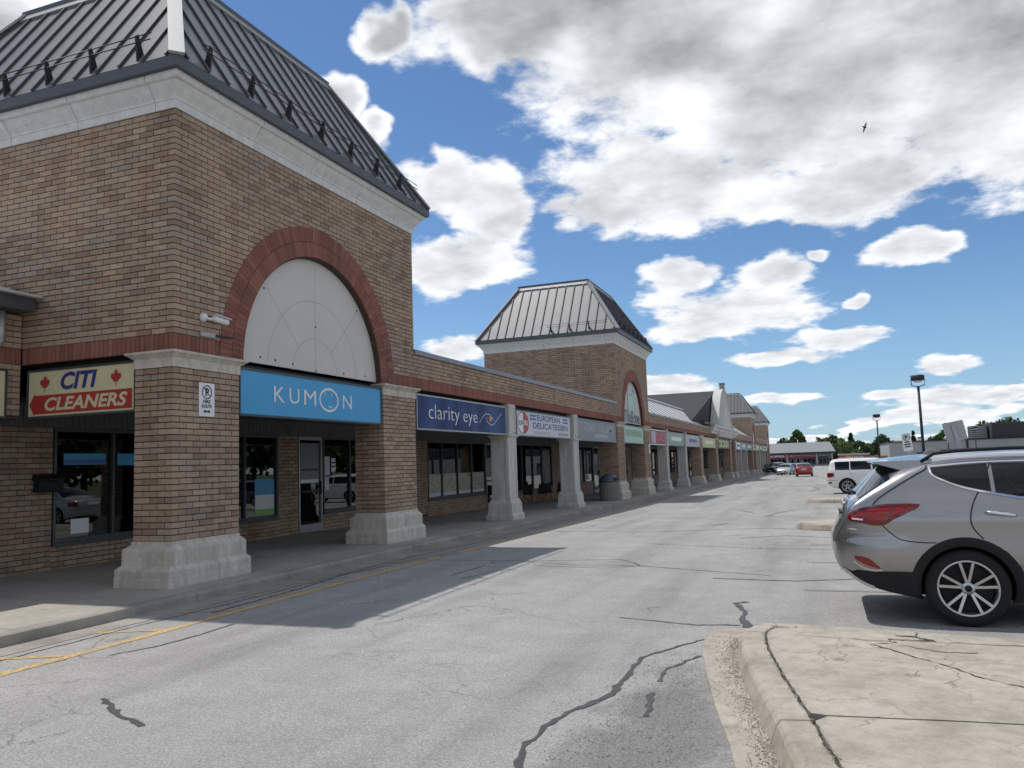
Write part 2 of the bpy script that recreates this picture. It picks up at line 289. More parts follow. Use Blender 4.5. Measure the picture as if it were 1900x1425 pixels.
# ------------------------------------------------------------------ mesh helpers
def wloc(o):
    v = Vector((0, 0, 0))
    while o is not None: v = v + o.location; o = o.parent
    return v
class MB:
    def __init__(s): s.v = []; s.f = []; s.mi = []; s.t = []; s.smooth = []
    def add(s, vs, fs, mi=0, tone=.5, sm=False):
        b = len(s.v); s.v += [tuple(x) for x in vs]
        for f in fs: s.f.append(tuple(b + i for i in f)); s.mi.append(mi); s.t.append(tone); s.smooth.append(sm)
    def box(s, x0, x1, y0, y1, z0, z1, mi=0, tone=.5):
        x0, x1 = min(x0, x1), max(x0, x1); y0, y1 = min(y0, y1), max(y0, y1); z0, z1 = min(z0, z1), max(z0, z1)
        s.add([(x0,y0,z0),(x1,y0,z0),(x1,y1,z0),(x0,y1,z0),(x0,y0,z1),(x1,y0,z1),(x1,y1,z1),(x0,y1,z1)],
              [(0,3,2,1),(4,5,6,7),(0,1,5,4),(1,2,6,5),(2,3,7,6),(3,0,4,7)], mi, tone)
    def obox(s, c, ax, ay, az_, hx, hy, hz, mi=0, tone=.5):
        c = Vector(c); ax = Vector(ax) * hx; ay = Vector(ay) * hy; az_ = Vector(az_) * hz
        s.add([c-ax-ay-az_, c+ax-ay-az_, c+ax+ay-az_, c-ax+ay-az_, c-ax-ay+az_, c+ax-ay+az_, c+ax+ay+az_, c-ax+ay+az_],
              [(0,3,2,1),(4,5,6,7),(0,1,5,4),(1,2,6,5),(2,3,7,6),(3,0,4,7)], mi, tone)
    def prism(s, pts, off, mi=0, tone=.5):     # planar polygon pts (3d) extruded by vector off
        n = len(pts); off = Vector(off); a = [Vector(q) for q in pts]
        s.add(a + [q + off for q in a], [tuple(range(n))[::-1], tuple(range(n, 2*n))] + [(i, (i+1) % n, n+(i+1) % n, n+i) for i in range(n)], mi, tone)
    def poly(s, pts, mi=0, tone=.5): s.add(pts, [tuple(range(len(pts)))], mi, tone)
    def tube(s, pts, r, n=8, mi=0, caps=True):
        pts = [Vector(q) for q in pts]; rs = r if isinstance(r, (list, tuple)) else [r] * len(pts); vs = []; fs = []
        for i, q in enumerate(pts):
            d = (pts[min(i+1, len(pts)-1)] - pts[max(i-1, 0)]).normalized()
            a = d.cross(Vector((0, 0, 1)) if abs(d.z) < .9 else Vector((1, 0, 0))).normalized(); b = d.cross(a)
            for k in range(n):
                t = 2 * math.pi * k / n; vs.append(q + (a * math.cos(t) + b * math.sin(t)) * rs[i])
        for i in range(len(pts) - 1):
            for k in range(n): fs.append((i*n+k, i*n+(k+1) % n, (i+1)*n+(k+1) % n, (i+1)*n+k))
        if caps: fs += [tuple(range(n))[::-1], tuple((len(pts)-1)*n+k for k in range(n))]
        s.add(vs, fs, mi, .5, True)
    def lathe(s, prof, n=24, c=(0, 0, 0), axis='z', mi=0, sm=True, caps=True):
        vs = []; fs = []; c = Vector(c)
        for (r, h) in prof:
            for k in range(n):
                t = 2 * math.pi * k / n; a, b = r * math.cos(t), r * math.sin(t)
                vs.append(c + Vector({'z': (a, b, h), 'y': (a, h, b), 'x': (h, a, b)}[axis]))
        for i in range(len(prof) - 1):
            for k in range(n): fs.append((i*n+k, i*n+(k+1) % n, (i+1)*n+(k+1) % n, (i+1)*n+k))
        if caps: fs += [tuple(range(n))[::-1], tuple((len(prof)-1)*n+k for k in range(n))]
        s.add(vs, fs, mi, .5, sm)
    def grid(s, fn, nu, nv, mi=0, sm=True):
        vs = [fn(i / nu, j / nv) for i in range(nu+1) for j in range(nv+1)]
        s.add(vs, [(i*(nv+1)+j, (i+1)*(nv+1)+j, (i+1)*(nv+1)+j+1, i*(nv+1)+j+1) for i in range(nu) for j in range(nv)], mi, .5, sm)
    def mesh(s, name, mats, origin=(0, 0, 0)):
        me = bpy.data.meshes.new(name); o = Vector(origin)
        me.from_pydata([tuple(Vector(q) - o) for q in s.v], [], s.f)
        for k in ([mats] if isinstance(mats, str) else mats): me.materials.append(MATS[k])
        me.polygons.foreach_set('material_index', s.mi); me.polygons.foreach_set('use_smooth', s.smooth)
        at = me.attributes.new('tone', 'FLOAT', 'FACE'); at.data.foreach_set('value', s.t)
        me.update(); return me
    def build(s, name, mats, parent=None, origin=None, local=False):
        # vertices are in world space unless local; parents are only translated
        base = Vector((0, 0, 0)) if (parent is None or local) else wloc(parent)
        o0 = Vector(origin) if origin is not None else base
        ob = bpy.data.objects.new(name, s.mesh(name, mats, o0)); COL.objects.link(ob)
        ob.parent = parent; ob.location = o0 - base
        return ob
def link(name, me, parent, loc=(0, 0, 0), rot=None):
    o = bpy.data.objects.new(name, me); COL.objects.link(o); o.parent = parent; o.location = loc
    if rot: o.rotation_euler = rot
    return o
def empty(name, loc=(0, 0, 0), rz=0): 
    o = bpy.data.objects.new(name, None); COL.objects.link(o); o.location = loc; o.rotation_euler = (0, 0, rz); o.empty_display_size = .2; return o
def tag(o, label=None, cat=None, group=None, kind=None):
    if label: o['label'] = label
    if cat: o['category'] = cat
    if group: o['group'] = group
    if kind: o['kind'] = kind
    return o
def gz(y): return -.0085 * min(max(0.0, y - 14), 156)
def cutbevel(o, wdt=.01, seg=2):
    b = o.modifiers.new('bevel', 'BEVEL'); b.width = wdt; b.segments = seg; b.limit_method = 'ANGLE'; return o
def sp(xs, ys):                              # smooth interpolation (monotone cubic)
    xs = list(xs); ys = list(ys); n = len(xs); d = [(ys[i+1]-ys[i])/(xs[i+1]-xs[i]) for i in range(n-1)]
    mm = [d[0]] + [0 if d[i-1]*d[i] <= 0 else 2*d[i-1]*d[i]/(d[i-1]+d[i]) for i in range(1, n-1)] + [d[-1]]
    def f(x):
        if x <= xs[0]: return ys[0]
        if x >= xs[-1]: return ys[-1]
        i = max(k for k in range(n-1) if xs[k] <= x); h = xs[i+1]-xs[i]; t = (x-xs[i])/h
        return (2*t**3-3*t*t+1)*ys[i]+(t**3-2*t*t+t)*h*mm[i]+(-2*t**3+3*t*t)*ys[i+1]+(t**3-t*t)*h*mm[i+1]
    return f
# lettering as thin solid geometry; origin o, right vector r, up vector u
def text_mesh(txt, size=1.0, bold=0.0, shear=0.0, depth=.004):
    c = bpy.data.curves.new('lettering', 'FONT'); c.body = txt; c.size = size; c.offset = bold; c.shear = shear; c.extrude = depth; c.resolution_u = 3
    ob = bpy.data.objects.new('lettering', c); COL.objects.link(ob); bpy.context.view_layer.update()
    me = bpy.data.meshes.new_from_object(ob.evaluated_get(bpy.context.evaluated_depsgraph_get())); bpy.data.objects.remove(ob)
    return me
def lettering(txt, mat, parent, center, r, u, width=None, height=None, bold=0.0, shear=0.0, depth=.004, name='lettering'):
    me = text_mesh(txt, 1.0, bold, shear, 0.0); me.materials.clear(); me.materials.append(MATS[mat])
    co = [v.co.copy() for v in me.vertices]; x0, x1 = min(c.x for c in co), max(c.x for c in co); y0, y1 = min(c.y for c in co), max(c.y for c in co)
    kx = width / (x1 - x0) if width else height / (y1 - y0); ky = height / (y1 - y0) if height else kx
    r = Vector(r); u = Vector(u); n = r.cross(u); base = wloc(parent)
    for v, c in zip(me.vertices, co): v.co = Vector(center) - base + r * ((c.x - (x0+x1)/2) * kx) + u * ((c.y - (y0+y1)/2) * ky) + n * depth
    me.name = name; o = bpy.data.objects.new(name, me); COL.objects.link(o); o.parent = parent; return o
def shape(pts2, mat, parent, center, r, u, sx=1.0, sy=1.0, depth=.003, name='emblem'):
    b = MB(); r = Vector(r); u = Vector(u); n = r.cross(u); c = Vector(center)
    me = bmesh.new(); vs = [me.verts.new(c + r * (x * sx) + u * (y * sy) + n * depth - wloc(parent)) for x, y in pts2]
    es = [me.edges.new((vs[i], vs[(i+1) % len(vs)])) for i in range(len(vs))]
    bmesh.ops.triangle_fill(me, use_beauty=True, use_dissolve=False, edges=es)
    m_ = bpy.data.meshes.new(name); me.normal_update(); me.to_mesh(m_); me.free(); m_.materials.append(MATS[mat])
    o = bpy.data.objects.new(name, m_); COL.objects.link(o); o.parent = parent; return o
def stroke(pts2, wdt, mat, parent, center, r, u, sx=1.0, sy=1.0, depth=.004, name='emblem', closed=False):
    b = MB(); r = Vector(r); u = Vector(u); n = r.cross(u); c = Vector(center)
    q = [Vector((x * sx, y * sy)) for x, y in pts2]; L = len(q); vs = []
    for i in range(L):
        a = q[(i-1) % L] if closed or i else q[0]; e = q[(i+1) % L] if closed or i < L-1 else q[-1]
        d = (e - a).normalized(); nn = Vector((-d.y, d.x)) * (wdt / 2)
        for s_ in (1, -1):
            t = q[i] + nn * s_; vs.append(c + r * t.x + u * t.y + n * depth)
    fs = [(2*i, 2*i+1, 2*((i+1) % L)+1, 2*((i+1) % L)) for i in range(L if closed else L-1)]
    b.add(vs, fs); return b.build(name, mat, parent)

# ------------------------------------------------------------------ ground, road, pavement
XF = -8.55            # brick face of the arcade
XS = -12.45           # shop fronts
b = MB()
b.add([(-900, -400, -1.36), (900, -400, -1.36), (900, 1500, -1.36), (-900, 1500, -1.36)], [(0, 1, 2, 3)])
ground = tag(b.build('ground', 'grass'), kind='structure')
b = MB()
ys = [-60, 14, 40, 80, 120, 170, 228]
for a, c in zip(ys[:-1], ys[1:]):
    xl0 = -7.80
    if a >= 170: xl0 = -30
    b.add([(xl0, a, gz(a)), (95, a, gz(a)), (95, c, gz(c)), (xl0, c, gz(c))], [(0, 1, 2, 3)])
b.add([(-30, 155, gz(155) - .01), (-7.8, 155, gz(155) - .01), (-7.8, 170, gz(170) - .01), (-30, 170, gz(170) - .01)], [(0, 1, 2, 3)])
lot = tag(b.build('parking_lot', 'asphalt'), kind='structure')
def strip(pts, widths, mat, name, parent, lift=.004, jit=0.0, seed=0):
    rr = random.Random(seed); q = [Vector((x, y)) for x, y in pts]
    if not isinstance(widths, (list, tuple)): widths = [widths] * len(q)
    if jit:                                     # subdivide and wander like a poured seal
        Q = []; Wd = []
        for i in range(len(q) - 1):
            n = max(2, int((q[i+1] - q[i]).length / .07))
            for k in range(n):
                t = k / n; Q.append(q[i].lerp(q[i+1], t) + Vector((rr.uniform(-jit, jit), rr.uniform(-jit, jit)))); Wd.append((widths[i] * (1-t) + widths[i+1] * t) * rr.uniform(.45, 1.25) * .85)
        Q.append(q[-1]); Wd.append(widths[-1]); q = Q; widths = Wd
    b = MB(); vs = []
    for i in range(len(q)):
        d = (q[min(i+1, len(q)-1)] - q[max(i-1, 0)]).normalized(); n = Vector((-d.y, d.x)) * (widths[i] / 2)
        for s in (1, -1):
            t = q[i] + n * s; vs.append((t.x, t.y, gz(t.y) + lift))
    b.add(vs, [(2*i+1, 2*i, 2*i+2, 2*i+3) for i in range(len(q)-1)])
    return b.build(name, mat, parent)
# painted lines: yellow fire-route edge and its short cross ticks
for a in range(0, 150, 6):
    y0 = -2 + a; strip([(-6.74 + .02 * math.sin(y0), y0), (-6.73, y0 + 3), (-6.74 + .02 * math.sin(y0+6), y0 + 5.98)], .13, 'yellow_paint', 'painted_line', lot, .004)
for k in range(34):
    yk = 3.0 + k * 1.22
    strip([(-7.60, yk), (-6.80, yk + .36)], .085, 'yellow_paint' if rnd.random() < .75 else 'faint_paint', 'painted_line', lot, .004)
for k, yk in enumerate([10.75, 13.5, 16.3, 23.5, 26.3, 29.1, 38, 40.8, 45.5, 48.3, 51.1]): strip([(-.3, yk), (5.2, yk)], .10, 'faint_paint', 'painted_line', lot, .004)
# poured crack seals
TAR = [([(-1.12,7.72),(-1.53,6.93),(-1.51,6.23),(-1.52,5.79),(-1.73,5.17),(-1.75,4.69),(-1.63,4.2),(-1.66,3.7)],[.03,.05,.06,.07,.06,.05,.06,.06]),
       ([(-1.05,7.08),(-1.25,6.63),(-1.24,6.22)],[.05,.04,.05]), ([(-1.24,5.9),(-1.17,5.37)],[.07,.05]),
       ([(-.89,9.79),(-1.01,9.67),(-.87,9.2),(-.86,8.7),(-.76,8.34)],[.16,.10,.05,.08,.13]), ([(-.85,8.45),(-1.28,8.37),(-2.11,8.61)],[.06,.035,.035]),
       ([(-5.21,4.77),(-5.0,4.66),(-4.77,4.5),(-4.36,4.33)],[.03,.07,.09,.05]),
       ([(-6.38,5.91),(-6.20,6.4),(-6.18,6.9),(-6.21,7.47)],[.02,.035,.035,.03]),
       ([(-7.1,13.24),(-4.63,13.29),(-3.29,13.63),(-2.85,13.0),(-2.8,12.83)],[.03,.03,.03,.04,.04]), ([(-2.8,12.83),(-1.8,12.4),(-.76,11.98)],[.035,.03,.03]),
       ([(-4.9,13.15),(-3.6,12.75),(-2.8,12.83)],.025), ([(-4.5,12.7),(-3.3,12.5),(-2.85,12.75)],.025), ([(-5.4,11.4),(-5.35,12.6)],.03), ([(-5.1,11.1),(-4.85,12.1)],.025),
       ([(-7.25,4.8),(-7.28,7.0),(-7.22,9.4),(-7.3,12.0),(-7.25,16)],.03), ([(-6.98,8.0),(-7.05,9.6),(-7.2,11.2),(-7.0,13.6)],.04),
       ([(-7.2,16),(-7.3,22),(-7.2,30),(-7.3,40)],.035),
       ([(-6.6,25.5),(-3.6,24.2),(-.6,23.4)],.04), ([(-6.6,19.6),(-4,19.3),(-1.2,20.4),(-.5,19.9)],.05), ([(-6.6,40),(-3,38.5),(-.4,37.6)],.06),
       ([(-1.6,25.0),(-1.2,27.2),(-.9,28.1)],.07), ([(-1.6,25.0),(-.2,24.0)],.06), ([(-2.6,28.2),(-2.0,26.4),(-1.1,26.9)],.06), ([(-2.7,21.3),(-2.4,22.2)],.10), ([(-1.7,17.6),(-.8,18.3),(.2,17.7)],.05), ([(-3.4,16.4),(-1.0,15.5),(1.0,15.4)],.03),
       ([(-1.5,11.6),(-.4,11.5),(.7,11.9)],.05), ([(-.6,45),(-.2,50),(-.9,58)],.08)]
for i, (pts, wd) in enumerate(TAR): strip(pts, wd, 'tar', 'tar_seal', lot, .004, jit=.016, seed=i)

# pavement slabs and kerb stones along the plaza
side = tag(empty('sidewalk', (-8, 0, .0)), kind='structure')
y = -6.0; sl = 1.52
while y < 156:
    ln = sl if y < 45 else (3.04 if y < 90 else 8)
    y1 = min(y + ln, 156)
    g0, g1 = gz(y) + .13, gz(y1) + .13
    for xa, xb in ((-7.965, -9.35), (-9.356, -10.85), (-10.856, -12.6)) if y < 45 else ((-7.965, -12.6),):
        b = MB(); e = .004; dz = rnd.uniform(-.0025, .0025)
        v = [(xb, y+e, g0-.1), (xa, y+e, g0-.1), (xa, y1-e, g1-.1), (xb, y1-e, g1-.1), (xb, y+e, g0+dz), (xa, y+e, g0+dz), (xa, y1-e, g1+dz), (xb, y1-e, g1+dz)]
        b.add(v, [(0,3,2,1),(4,5,6,7),(0,1,5,4),(1,2,6,5),(2,3,7,6),(3,0,4,7)])
        b.build('slab', 'sidewalk_concrete', side)
    y = y1
y = -6.6
while y < 156:
    ln = 3.05 if y < 60 else 6.1
    y1 = min(y + ln, 156); b = MB(); e = .006
    for (ya, yb) in ((y+e, y1-e),):
        prof = [(-7.795, -.15), (-7.80, .085), (-7.812, .112), (-7.84, .127), (-7.96, .131), (-7.96, -.15)]
        n = len(prof); vs = [(px, ya, pz + gz(ya)) for px, pz in prof] + [(px, yb, pz + gz(yb)) for px, pz in prof]
        b.add(vs, [tuple(range(n)), tuple(range(n, 2*n))[::-1]] + [(i, n+i, n+(i+1) % n, (i+1) % n) for i in range(n)])
    b.build('kerb_stone', 'kerb_stone', side)
    # concrete gutter pan
    b = MB(); b.add([(-7.80, y+.004, gz(y)+.006), (-7.42, y+.004, gz(y)+.004), (-7.42, y1-.004, gz(y1)+.004), (-7.80, y1-.004, gz(y1)+.006)], [(0, 1, 2, 3)])
    b.build('gutter_pan', 'kerb_stone', side)
    y = y1
b = MB(); b.box(-12.6, -7.97, -6, 14, -.2, .02); b.build('bedding', 'mortar', side)

# ------------------------------------------------------------------ concrete islands
def offset_path(pts, d):
    q = [Vector(p_) for p_ in pts]; o = []
    for i in range(len(q)):
        t = (q[min(i+1, len(q)-1)] - q[max(i-1, 0)]).normalized(); o.append(q[i] + Vector((t.y, -t.x)) * d)
    return o
def island(path, top, joints, xr, parent_name, pan=True, body='island_concrete'):
    # path: outer top edge of the kerb, from the near side round the nose to the far side
    root = tag(empty(parent_name, (path[0][0], path[0][1], gz(path[0][1]))), kind='structure')
    inn = offset_path(path, .20); outb = offset_path(path, -.035); n = len(path)
    segs = joints
    for a, c in zip(segs[:-1], segs[1:]):
        b = MB(); idx = list(range(a, c + 1)); vs = []
        for i in idx:
            p0 = Vector(path[i]); p1 = inn[i]; o = outb[i]; g = gz(p0.y)
            if i == a or i == c:
                j = idx[1] if i == a else idx[-2]; k = .004 / max((Vector(path[j]) - p0).length, .01)
                p0 = p0.lerp(Vector(path[j]), k); p1 = p1.lerp(inn[j], k); o = o.lerp(outb[j], k)
            m_ = p0.lerp(p1, .13)
            jz = rnd.uniform(-.003, .003)
            vs += [(o.x, o.y, g - .05), (o.x, o.y, g + .02), (p0.x, p0.y, g + top - .03 + jz), (m_.x, m_.y, g + top + jz), (p1.x, p1.y, g + top + jz), (p1.x, p1.y, g - .05)]
        fs = [tuple(range(6))[::-1], tuple((len(idx)-1)*6 + k for k in range(6))]
        for i in range(len(idx)-1):
            for k in range(5): fs.append((i*6+k, i*6+k+1, (i+1)*6+k+1, (i+1)*6+k))
        b.add(vs, fs); cutbevel(b.build('kerb_stone', 'gutter_concrete', root), .012, 2)
    return root, inn
def spl(pts, n=10):                      # Catmull-Rom resample
    q = [Vector(p_) for p_ in pts]; o = []
    for i in range(len(q)-1):
        a, b_, c, d = q[max(i-1, 0)], q[i], q[i+1], q[min(i+2, len(q)-1)]
        for k in range(n):
            t = k / n; o.append(.5 * ((2*b_) + (c-a)*t + (2*a-5*b_+4*c-d)*t*t + (3*b_-a-3*c+d)*t**3))
    return o + [q[-1]]
pth = spl([(.55, 1.0), (.15, 2.7), (-.2, 4.29), (-.34, 5.02), (-.60, 6.31), (-.73, 7.2), (-.70, 7.62), (-.49, 7.86), (.2, 7.80), (1.41, 7.58), (4.2, 7.15), (7.5, 6.65)], 8)
NP = len(pth)
isl, inn = island([tuple(v) for v in pth], .15, [0, 12, 24, 33, 44, 56, 68, 78, NP-1], 7.5, 'traffic_island')
b = MB()
# infill slabs: split along the joint that crosses the island near y = 5.25 and one along x = 3
def infill(poly, z, name='slab', mat='island_concrete'):
    me = bmesh.new(); vs = [me.verts.new((x, y_, z)) for x, y_ in poly]; es = [me.edges.new((vs[i], vs[(i+1) % len(vs)])) for i in range(len(vs))]
    bmesh.ops.triangle_fill(me, use_beauty=True, edges=es)
    r = bmesh.ops.extrude_face_region(me, geom=me.faces[:]); bmesh.ops.translate(me, vec=(0, 0, -.14), verts=[g for g in r['geom'] if isinstance(g, bmesh.types.BMVert)])
    bmesh.ops.recalc_face_normals(me, faces=me.faces[:])
    mesh = bpy.data.meshes.new(name); me.to_mesh(mesh); me.free(); mesh.materials.append(MATS[mat])
    base = wloc(isl)
    for v in mesh.vertices: v.co -= base
    o = bpy.data.objects.new(name, mesh); COL.objects.link(o); o.parent = isl; return o
inn2 = offset_path([tuple(v) for v in pth], .213)
def jy(x): return 5.17 + (x + .11) * .1 * 1.0                       # crossing joint
rngj = random.Random(3)
jl = [(x, jy(x) + rngj.uniform(-.006, .006)) for x in np.linspace(-.06, 7.2, 40)]
crk = [(2.03, 7.30), (1.0, 7.28), (.42, 7.32), (.46, 7.2), (.28, 7.12), (.55, 6.75), (.78, 6.45), (.86, 6.28), (1.03, 6.12), (1.18, 5.95), (1.17, 5.75), (1.10, 5.60), (1.01, 5.52), (1.03, 5.29)]
top_poly = [tuple(v) for v in inn2 if v.y > jy(v.x) + .012 and v.x < 7.2]
up = top_poly + [(7.2, jl[-1][1] + .006)] + [(x, y_ + .006) for x, y_ in jl[::-1][1:]]
infill(up, .150)
lo = [tuple(v) for v in inn2 if v.y < jy(v.x) - .012 and v.x < 3]
low = [(7.2, .9)] + lo + [(x, y_ - .006) for x, y_ in jl]
infill(low, .146)
b = MB(); b.add([(v.x, v.y, .10) for v in inn[:-1]] + [(7.2, 1, .10)], [tuple(range(len(inn)))]); b.build('bedding', 'mortar', isl)
plain('crack_dirt', (.045, .04, .034), .95, var=.3, scale=20)
def icrack(pts, w0, z=.1545, seed=0, mat='crack_dirt'):
    rr = random.Random(seed); Q = []
    for (a, c) in zip(pts[:-1], pts[1:]):
        for k in range(7):
            t = k / 7; Q.append(Vector((a[0]*(1-t)+c[0]*t + rr.uniform(-.014, .014), a[1]*(1-t)+c[1]*t + rr.uniform(-.014, .014))))
    vs = []
    for i in range(len(Q)):
        d = (Q[min(i+1, len(Q)-1)] - Q[max(i-1, 0)]).normalized(); n_ = Vector((-d.y, d.x)) * w0 * rr.uniform(.15, 1.0)
        vs += [(*(Q[i]+n_), z), (*(Q[i]-n_), z)]
    bb = MB(); bb.add(vs, [(2*i+1, 2*i, 2*i+2, 2*i+3) for i in range(len(Q)-1)]); bb.build('crack', mat, isl)
icrack(crk, .008, seed=1); icrack([(-.42, 7.36), (.1, 7.30), (.5, 7.22)], .005, seed=2); icrack([(.42, 7.33), (.75, 7.33), (.62, 7.45), (.45, 7.5)], .016, seed=3)
icrack([(1.7, 7.32), (1.9, 6.9), (1.6, 6.62), (1.3, 6.4)], .006, seed=4); icrack([(.5, 7.12), (.78, 6.95), (1.05, 7.0)], .02, seed=5, mat='kerb_stone'); icrack([(1.2, 6.9), (2.4, 6.85), (3.5, 6.9)], .004, seed=6); icrack([(1.55, 7.4), (1.45, 7.15)], .007, seed=7)
icrack([(.4, 3.5), (1.5, 3.9), (2.6, 3.8)], .003, seed=9)
icrack([tuple(v) for v in inn[16:60:3]], .007, .1535, seed=8)
# gutter pan beside the kerb
pan_o = spl([(.1, 1.0), (-.2, 2.7), (-.50, 4.4), (-.60, 4.95), (-.80, 5.84), (-.99, 6.86), (-1.07, 7.3), (-1.09, 7.8), (-1.02, 8.18), (-.72, 8.27)], 8)
pan_i = offset_path([tuple(v) for v in pth], -.03)
m_ = len(pan_o); js = [0, 18, 36, 50, m_-1]
pi_ = [pan_i[min(int(i * 56 / (m_-1)), 58)] for i in range(m_)]
for a, c in zip(js[:-1], js[1:]):
    b = MB(); vs = []
    for i in range(a, c+1):
        k = .006 if i == a and a else 0
        vs += [(pan_o[i].x, pan_o[i].y + k, .008), (pi_[i].x, pi_[i].y + k, .012)]
    n_ = c - a + 1
    b.add(vs + [(v[0], v[1], -.06) for v in vs], [(2*i+1, 2*i, 2*i+2, 2*i+3)[::-1] for i in range(n_-1)] + [(2*i, 2*n_+2*i, 2*n_+2*i+2, 2*i+2) for i in range(n_-1)])
    b.build('gutter_pan', 'gutter_concrete', isl)
# loose grit gathered against the kerb and in the joints
b = MB(); rg = random.Random(5)
def pebble(b, x, y_, z, s):
    vs = [(x + s*rg.uniform(.6, 1)*math.cos(t), y_ + s*rg.uniform(.6, 1)*math.sin(t), z + s*rg.uniform(-.2, .3)) for t in (0, 1.6, 3.1, 4.7)]
    b.add(vs + [(x, y_, z + s * rg.uniform(.4, .8))], [(0, 1, 4), (1, 2, 4), (2, 3, 4), (3, 0, 4)], 0, rg.random())
for k in range(2600):
    i = rg.randrange(6, 50); v = pan_i[i]; t = abs(rg.gauss(0, .10)); v2 = pan_o[min(int(i * (m_-1) / 56), m_-1)]
    q_ = Vector(v).lerp(Vector(v2), min(t * 2.4, .95)); pebble(b, q_.x + rg.gauss(0, .02), q_.y + rg.gauss(0, .05), .014, rg.uniform(.003, .009))
for k in range(700):
    v = inn[rg.randrange(14, 60)]; pebble(b, v.x + rg.gauss(0, .012), v.y + rg.gauss(0, .03), .152, rg.uniform(.003, .008))
for k in range(2200): pebble(b, rg.gauss(-1.15, .28), rg.uniform(2.8, 7.2), .004, rg.uniform(.003, .009))
tag(b.build('loose_gravel', 'gravel'), 'loose grey grit gathered along the foreground island kerb', 'gravel', kind='stuff')
# the two further islands between the parking bays
for yc, nm in ((20.6, 1), (33.6, 2)):
    pp = spl([(7.5, yc-1.2), (1.5, yc-1.15), (.1, yc-1.05), (-.45, yc-.6), (-.62, yc), (-.45, yc+.6), (.1, yc+1.05), (1.5, yc+1.15), (7.5, yc+1.2)], 5)
    rt, iw = island([tuple(v) for v in pp], .14, [0, 8, 16, 20, 24, 32, len(pp)-1], 7.5, 'traffic_island')
    bb = MB(); bb.add([(v.x, v.y, gz(v.y) + .135) for v in offset_path([tuple(v) for v in pp], .12)], [tuple(range(len(pp)))]); bb.build('slab', 'island_concrete', rt)
# a weed in the pavement joint
wd = tag(empty('weed', (-8.9, 5.95, .13)), 'small dry weed in the sunlit pavement joint at the left edge', 'weed'); b = MB(); rw_ = random.Random(2)
for k in range(22):
    a = rw_.uniform(0, 6.28); h = rw_.uniform(.05, .16); l = rw_.uniform(.02, .08); p0 = Vector((-8.9, 5.95, .13)); p1 = p0 + Vector((math.cos(a) * l * .5, math.sin(a) * l * .5, h * .7)); p2 = p0 + Vector((math.cos(a) * l, math.sin(a) * l, h)); sw = Vector((-math.sin(a), math.cos(a), 0)) * .004
    b.add([p0 - sw, p0 + sw, p1 + sw, p1 - sw, p2], [(0, 1, 2, 3), (3, 2, 4)])
b.build('blades', 'grass', wd)

# ------------------------------------------------------------------ the brick plaza
plaza = tag(empty('strip_plaza', (-8.55, 9, .13)), 'long brown brick strip plaza with hipped metal roof towers and an arcade', 'building')
CR = .0883; BLN = .26; JT = .0145; PR = .017; BD = .125
BRK = []; WORKS = {}
def brickface(C, d, n, L, z0, nc, parent, par=0, corner=True, skip=None, mat='brick', end_corner=False):
    """running-bond courses on the face through C (x, y) running along d with outward normal n"""
    key = (parent.name, mat)
    if key not in WORKS: WORKS[key] = (MB(), parent, mat)
    C = Vector((*C, 0)); d = Vector((*d, 0)); n = Vector((*n, 0)); rr = random.Random(int(z0 * 977 + C.y * 31 + L * 7))
    for c in range(nc):
        za = z0 + c * CR + JT / 2; zb = z0 + (c+1) * CR - JT / 2
        own = (c + par) % 2 == 0
        u = 0.0 if (own or not corner) else BD + JT
        first = True
        if not corner: u = 0.0; 
        Lend = L - (BD + JT) if (end_corner and own) else L
        while u < Lend - .03:
            w_ = BLN
            if not corner and first and own: w_ = BLN / 2
            u1 = min(u + w_, Lend)
            if Lend - u1 < .06: u1 = Lend
            ctr = C + d * ((u + u1) / 2)
            if not (skip and skip(u, u1, za, zb)):
                dep = BD if (corner and first and own) or (u1 >= Lend - 1e-6) else .05
                jo = rr.uniform(-.0012, .0016)
                BRK.append((key, ctr + n * (jo - dep / 2) + Vector((0, 0, (za + zb) / 2)), d, n, (u1 - u) / 2 - 0.0, dep / 2, (zb - za) / 2, rr.random(), abs((u1-u) - BLN) < 1e-4 and dep == .05))
            u = u1 + JT; first = False
def wall_core(name, x0, x1, y0, y1, z0, z1, parent=None, mat='mortar'):
    b = MB(); b.box(x0, x1, y0, y1, z0, z1); return b.build(name, mat, parent or plaza)
def soldiers(C, d, n, L, z0, z1, parent, singles=False, proud=.006, end=False):
    k = int(round(L / CR)); st = L / k; d3 = Vector((*d, 0)); n3 = Vector((*n, 0)); C3 = Vector((*C, 0)); b = MB()
    rr = random.Random(int(L * 100)); shared = {}
    for i in range(k):
        c = C3 + d3 * ((i + .5) * st) + n3 * (proud - .03) + Vector((0, 0, (z0 + z1) / 2)); t = rr.random()
        if singles:
            tk = int(t * 6)
            if tk not in shared: q = MB(); q.obox((0, 0, 0), d3, n3, (0, 0, 1), st / 2 - .0045, .03, (z1 - z0) / 2, 0, tk / 5); shared[tk] = q.mesh('soldier_brick', 'red_brick')
            link('soldier_brick', shared[tk], parent, c - wloc(parent))
        else: b.obox(c, d3, n3, (0, 0, 1), st / 2 - .0045, .03, (z1 - z0) / 2, 0, t)
    if not singles and k: tag(b.build('soldier_course', 'red_brick', parent), kind='stuff')
ZB0, ZB1, ZC = 3.46, 3.7045, 7.066          # soldier band bottom/top, cornice underside
ARZ, ARI, ARO = 3.40, 2.195, 2.735
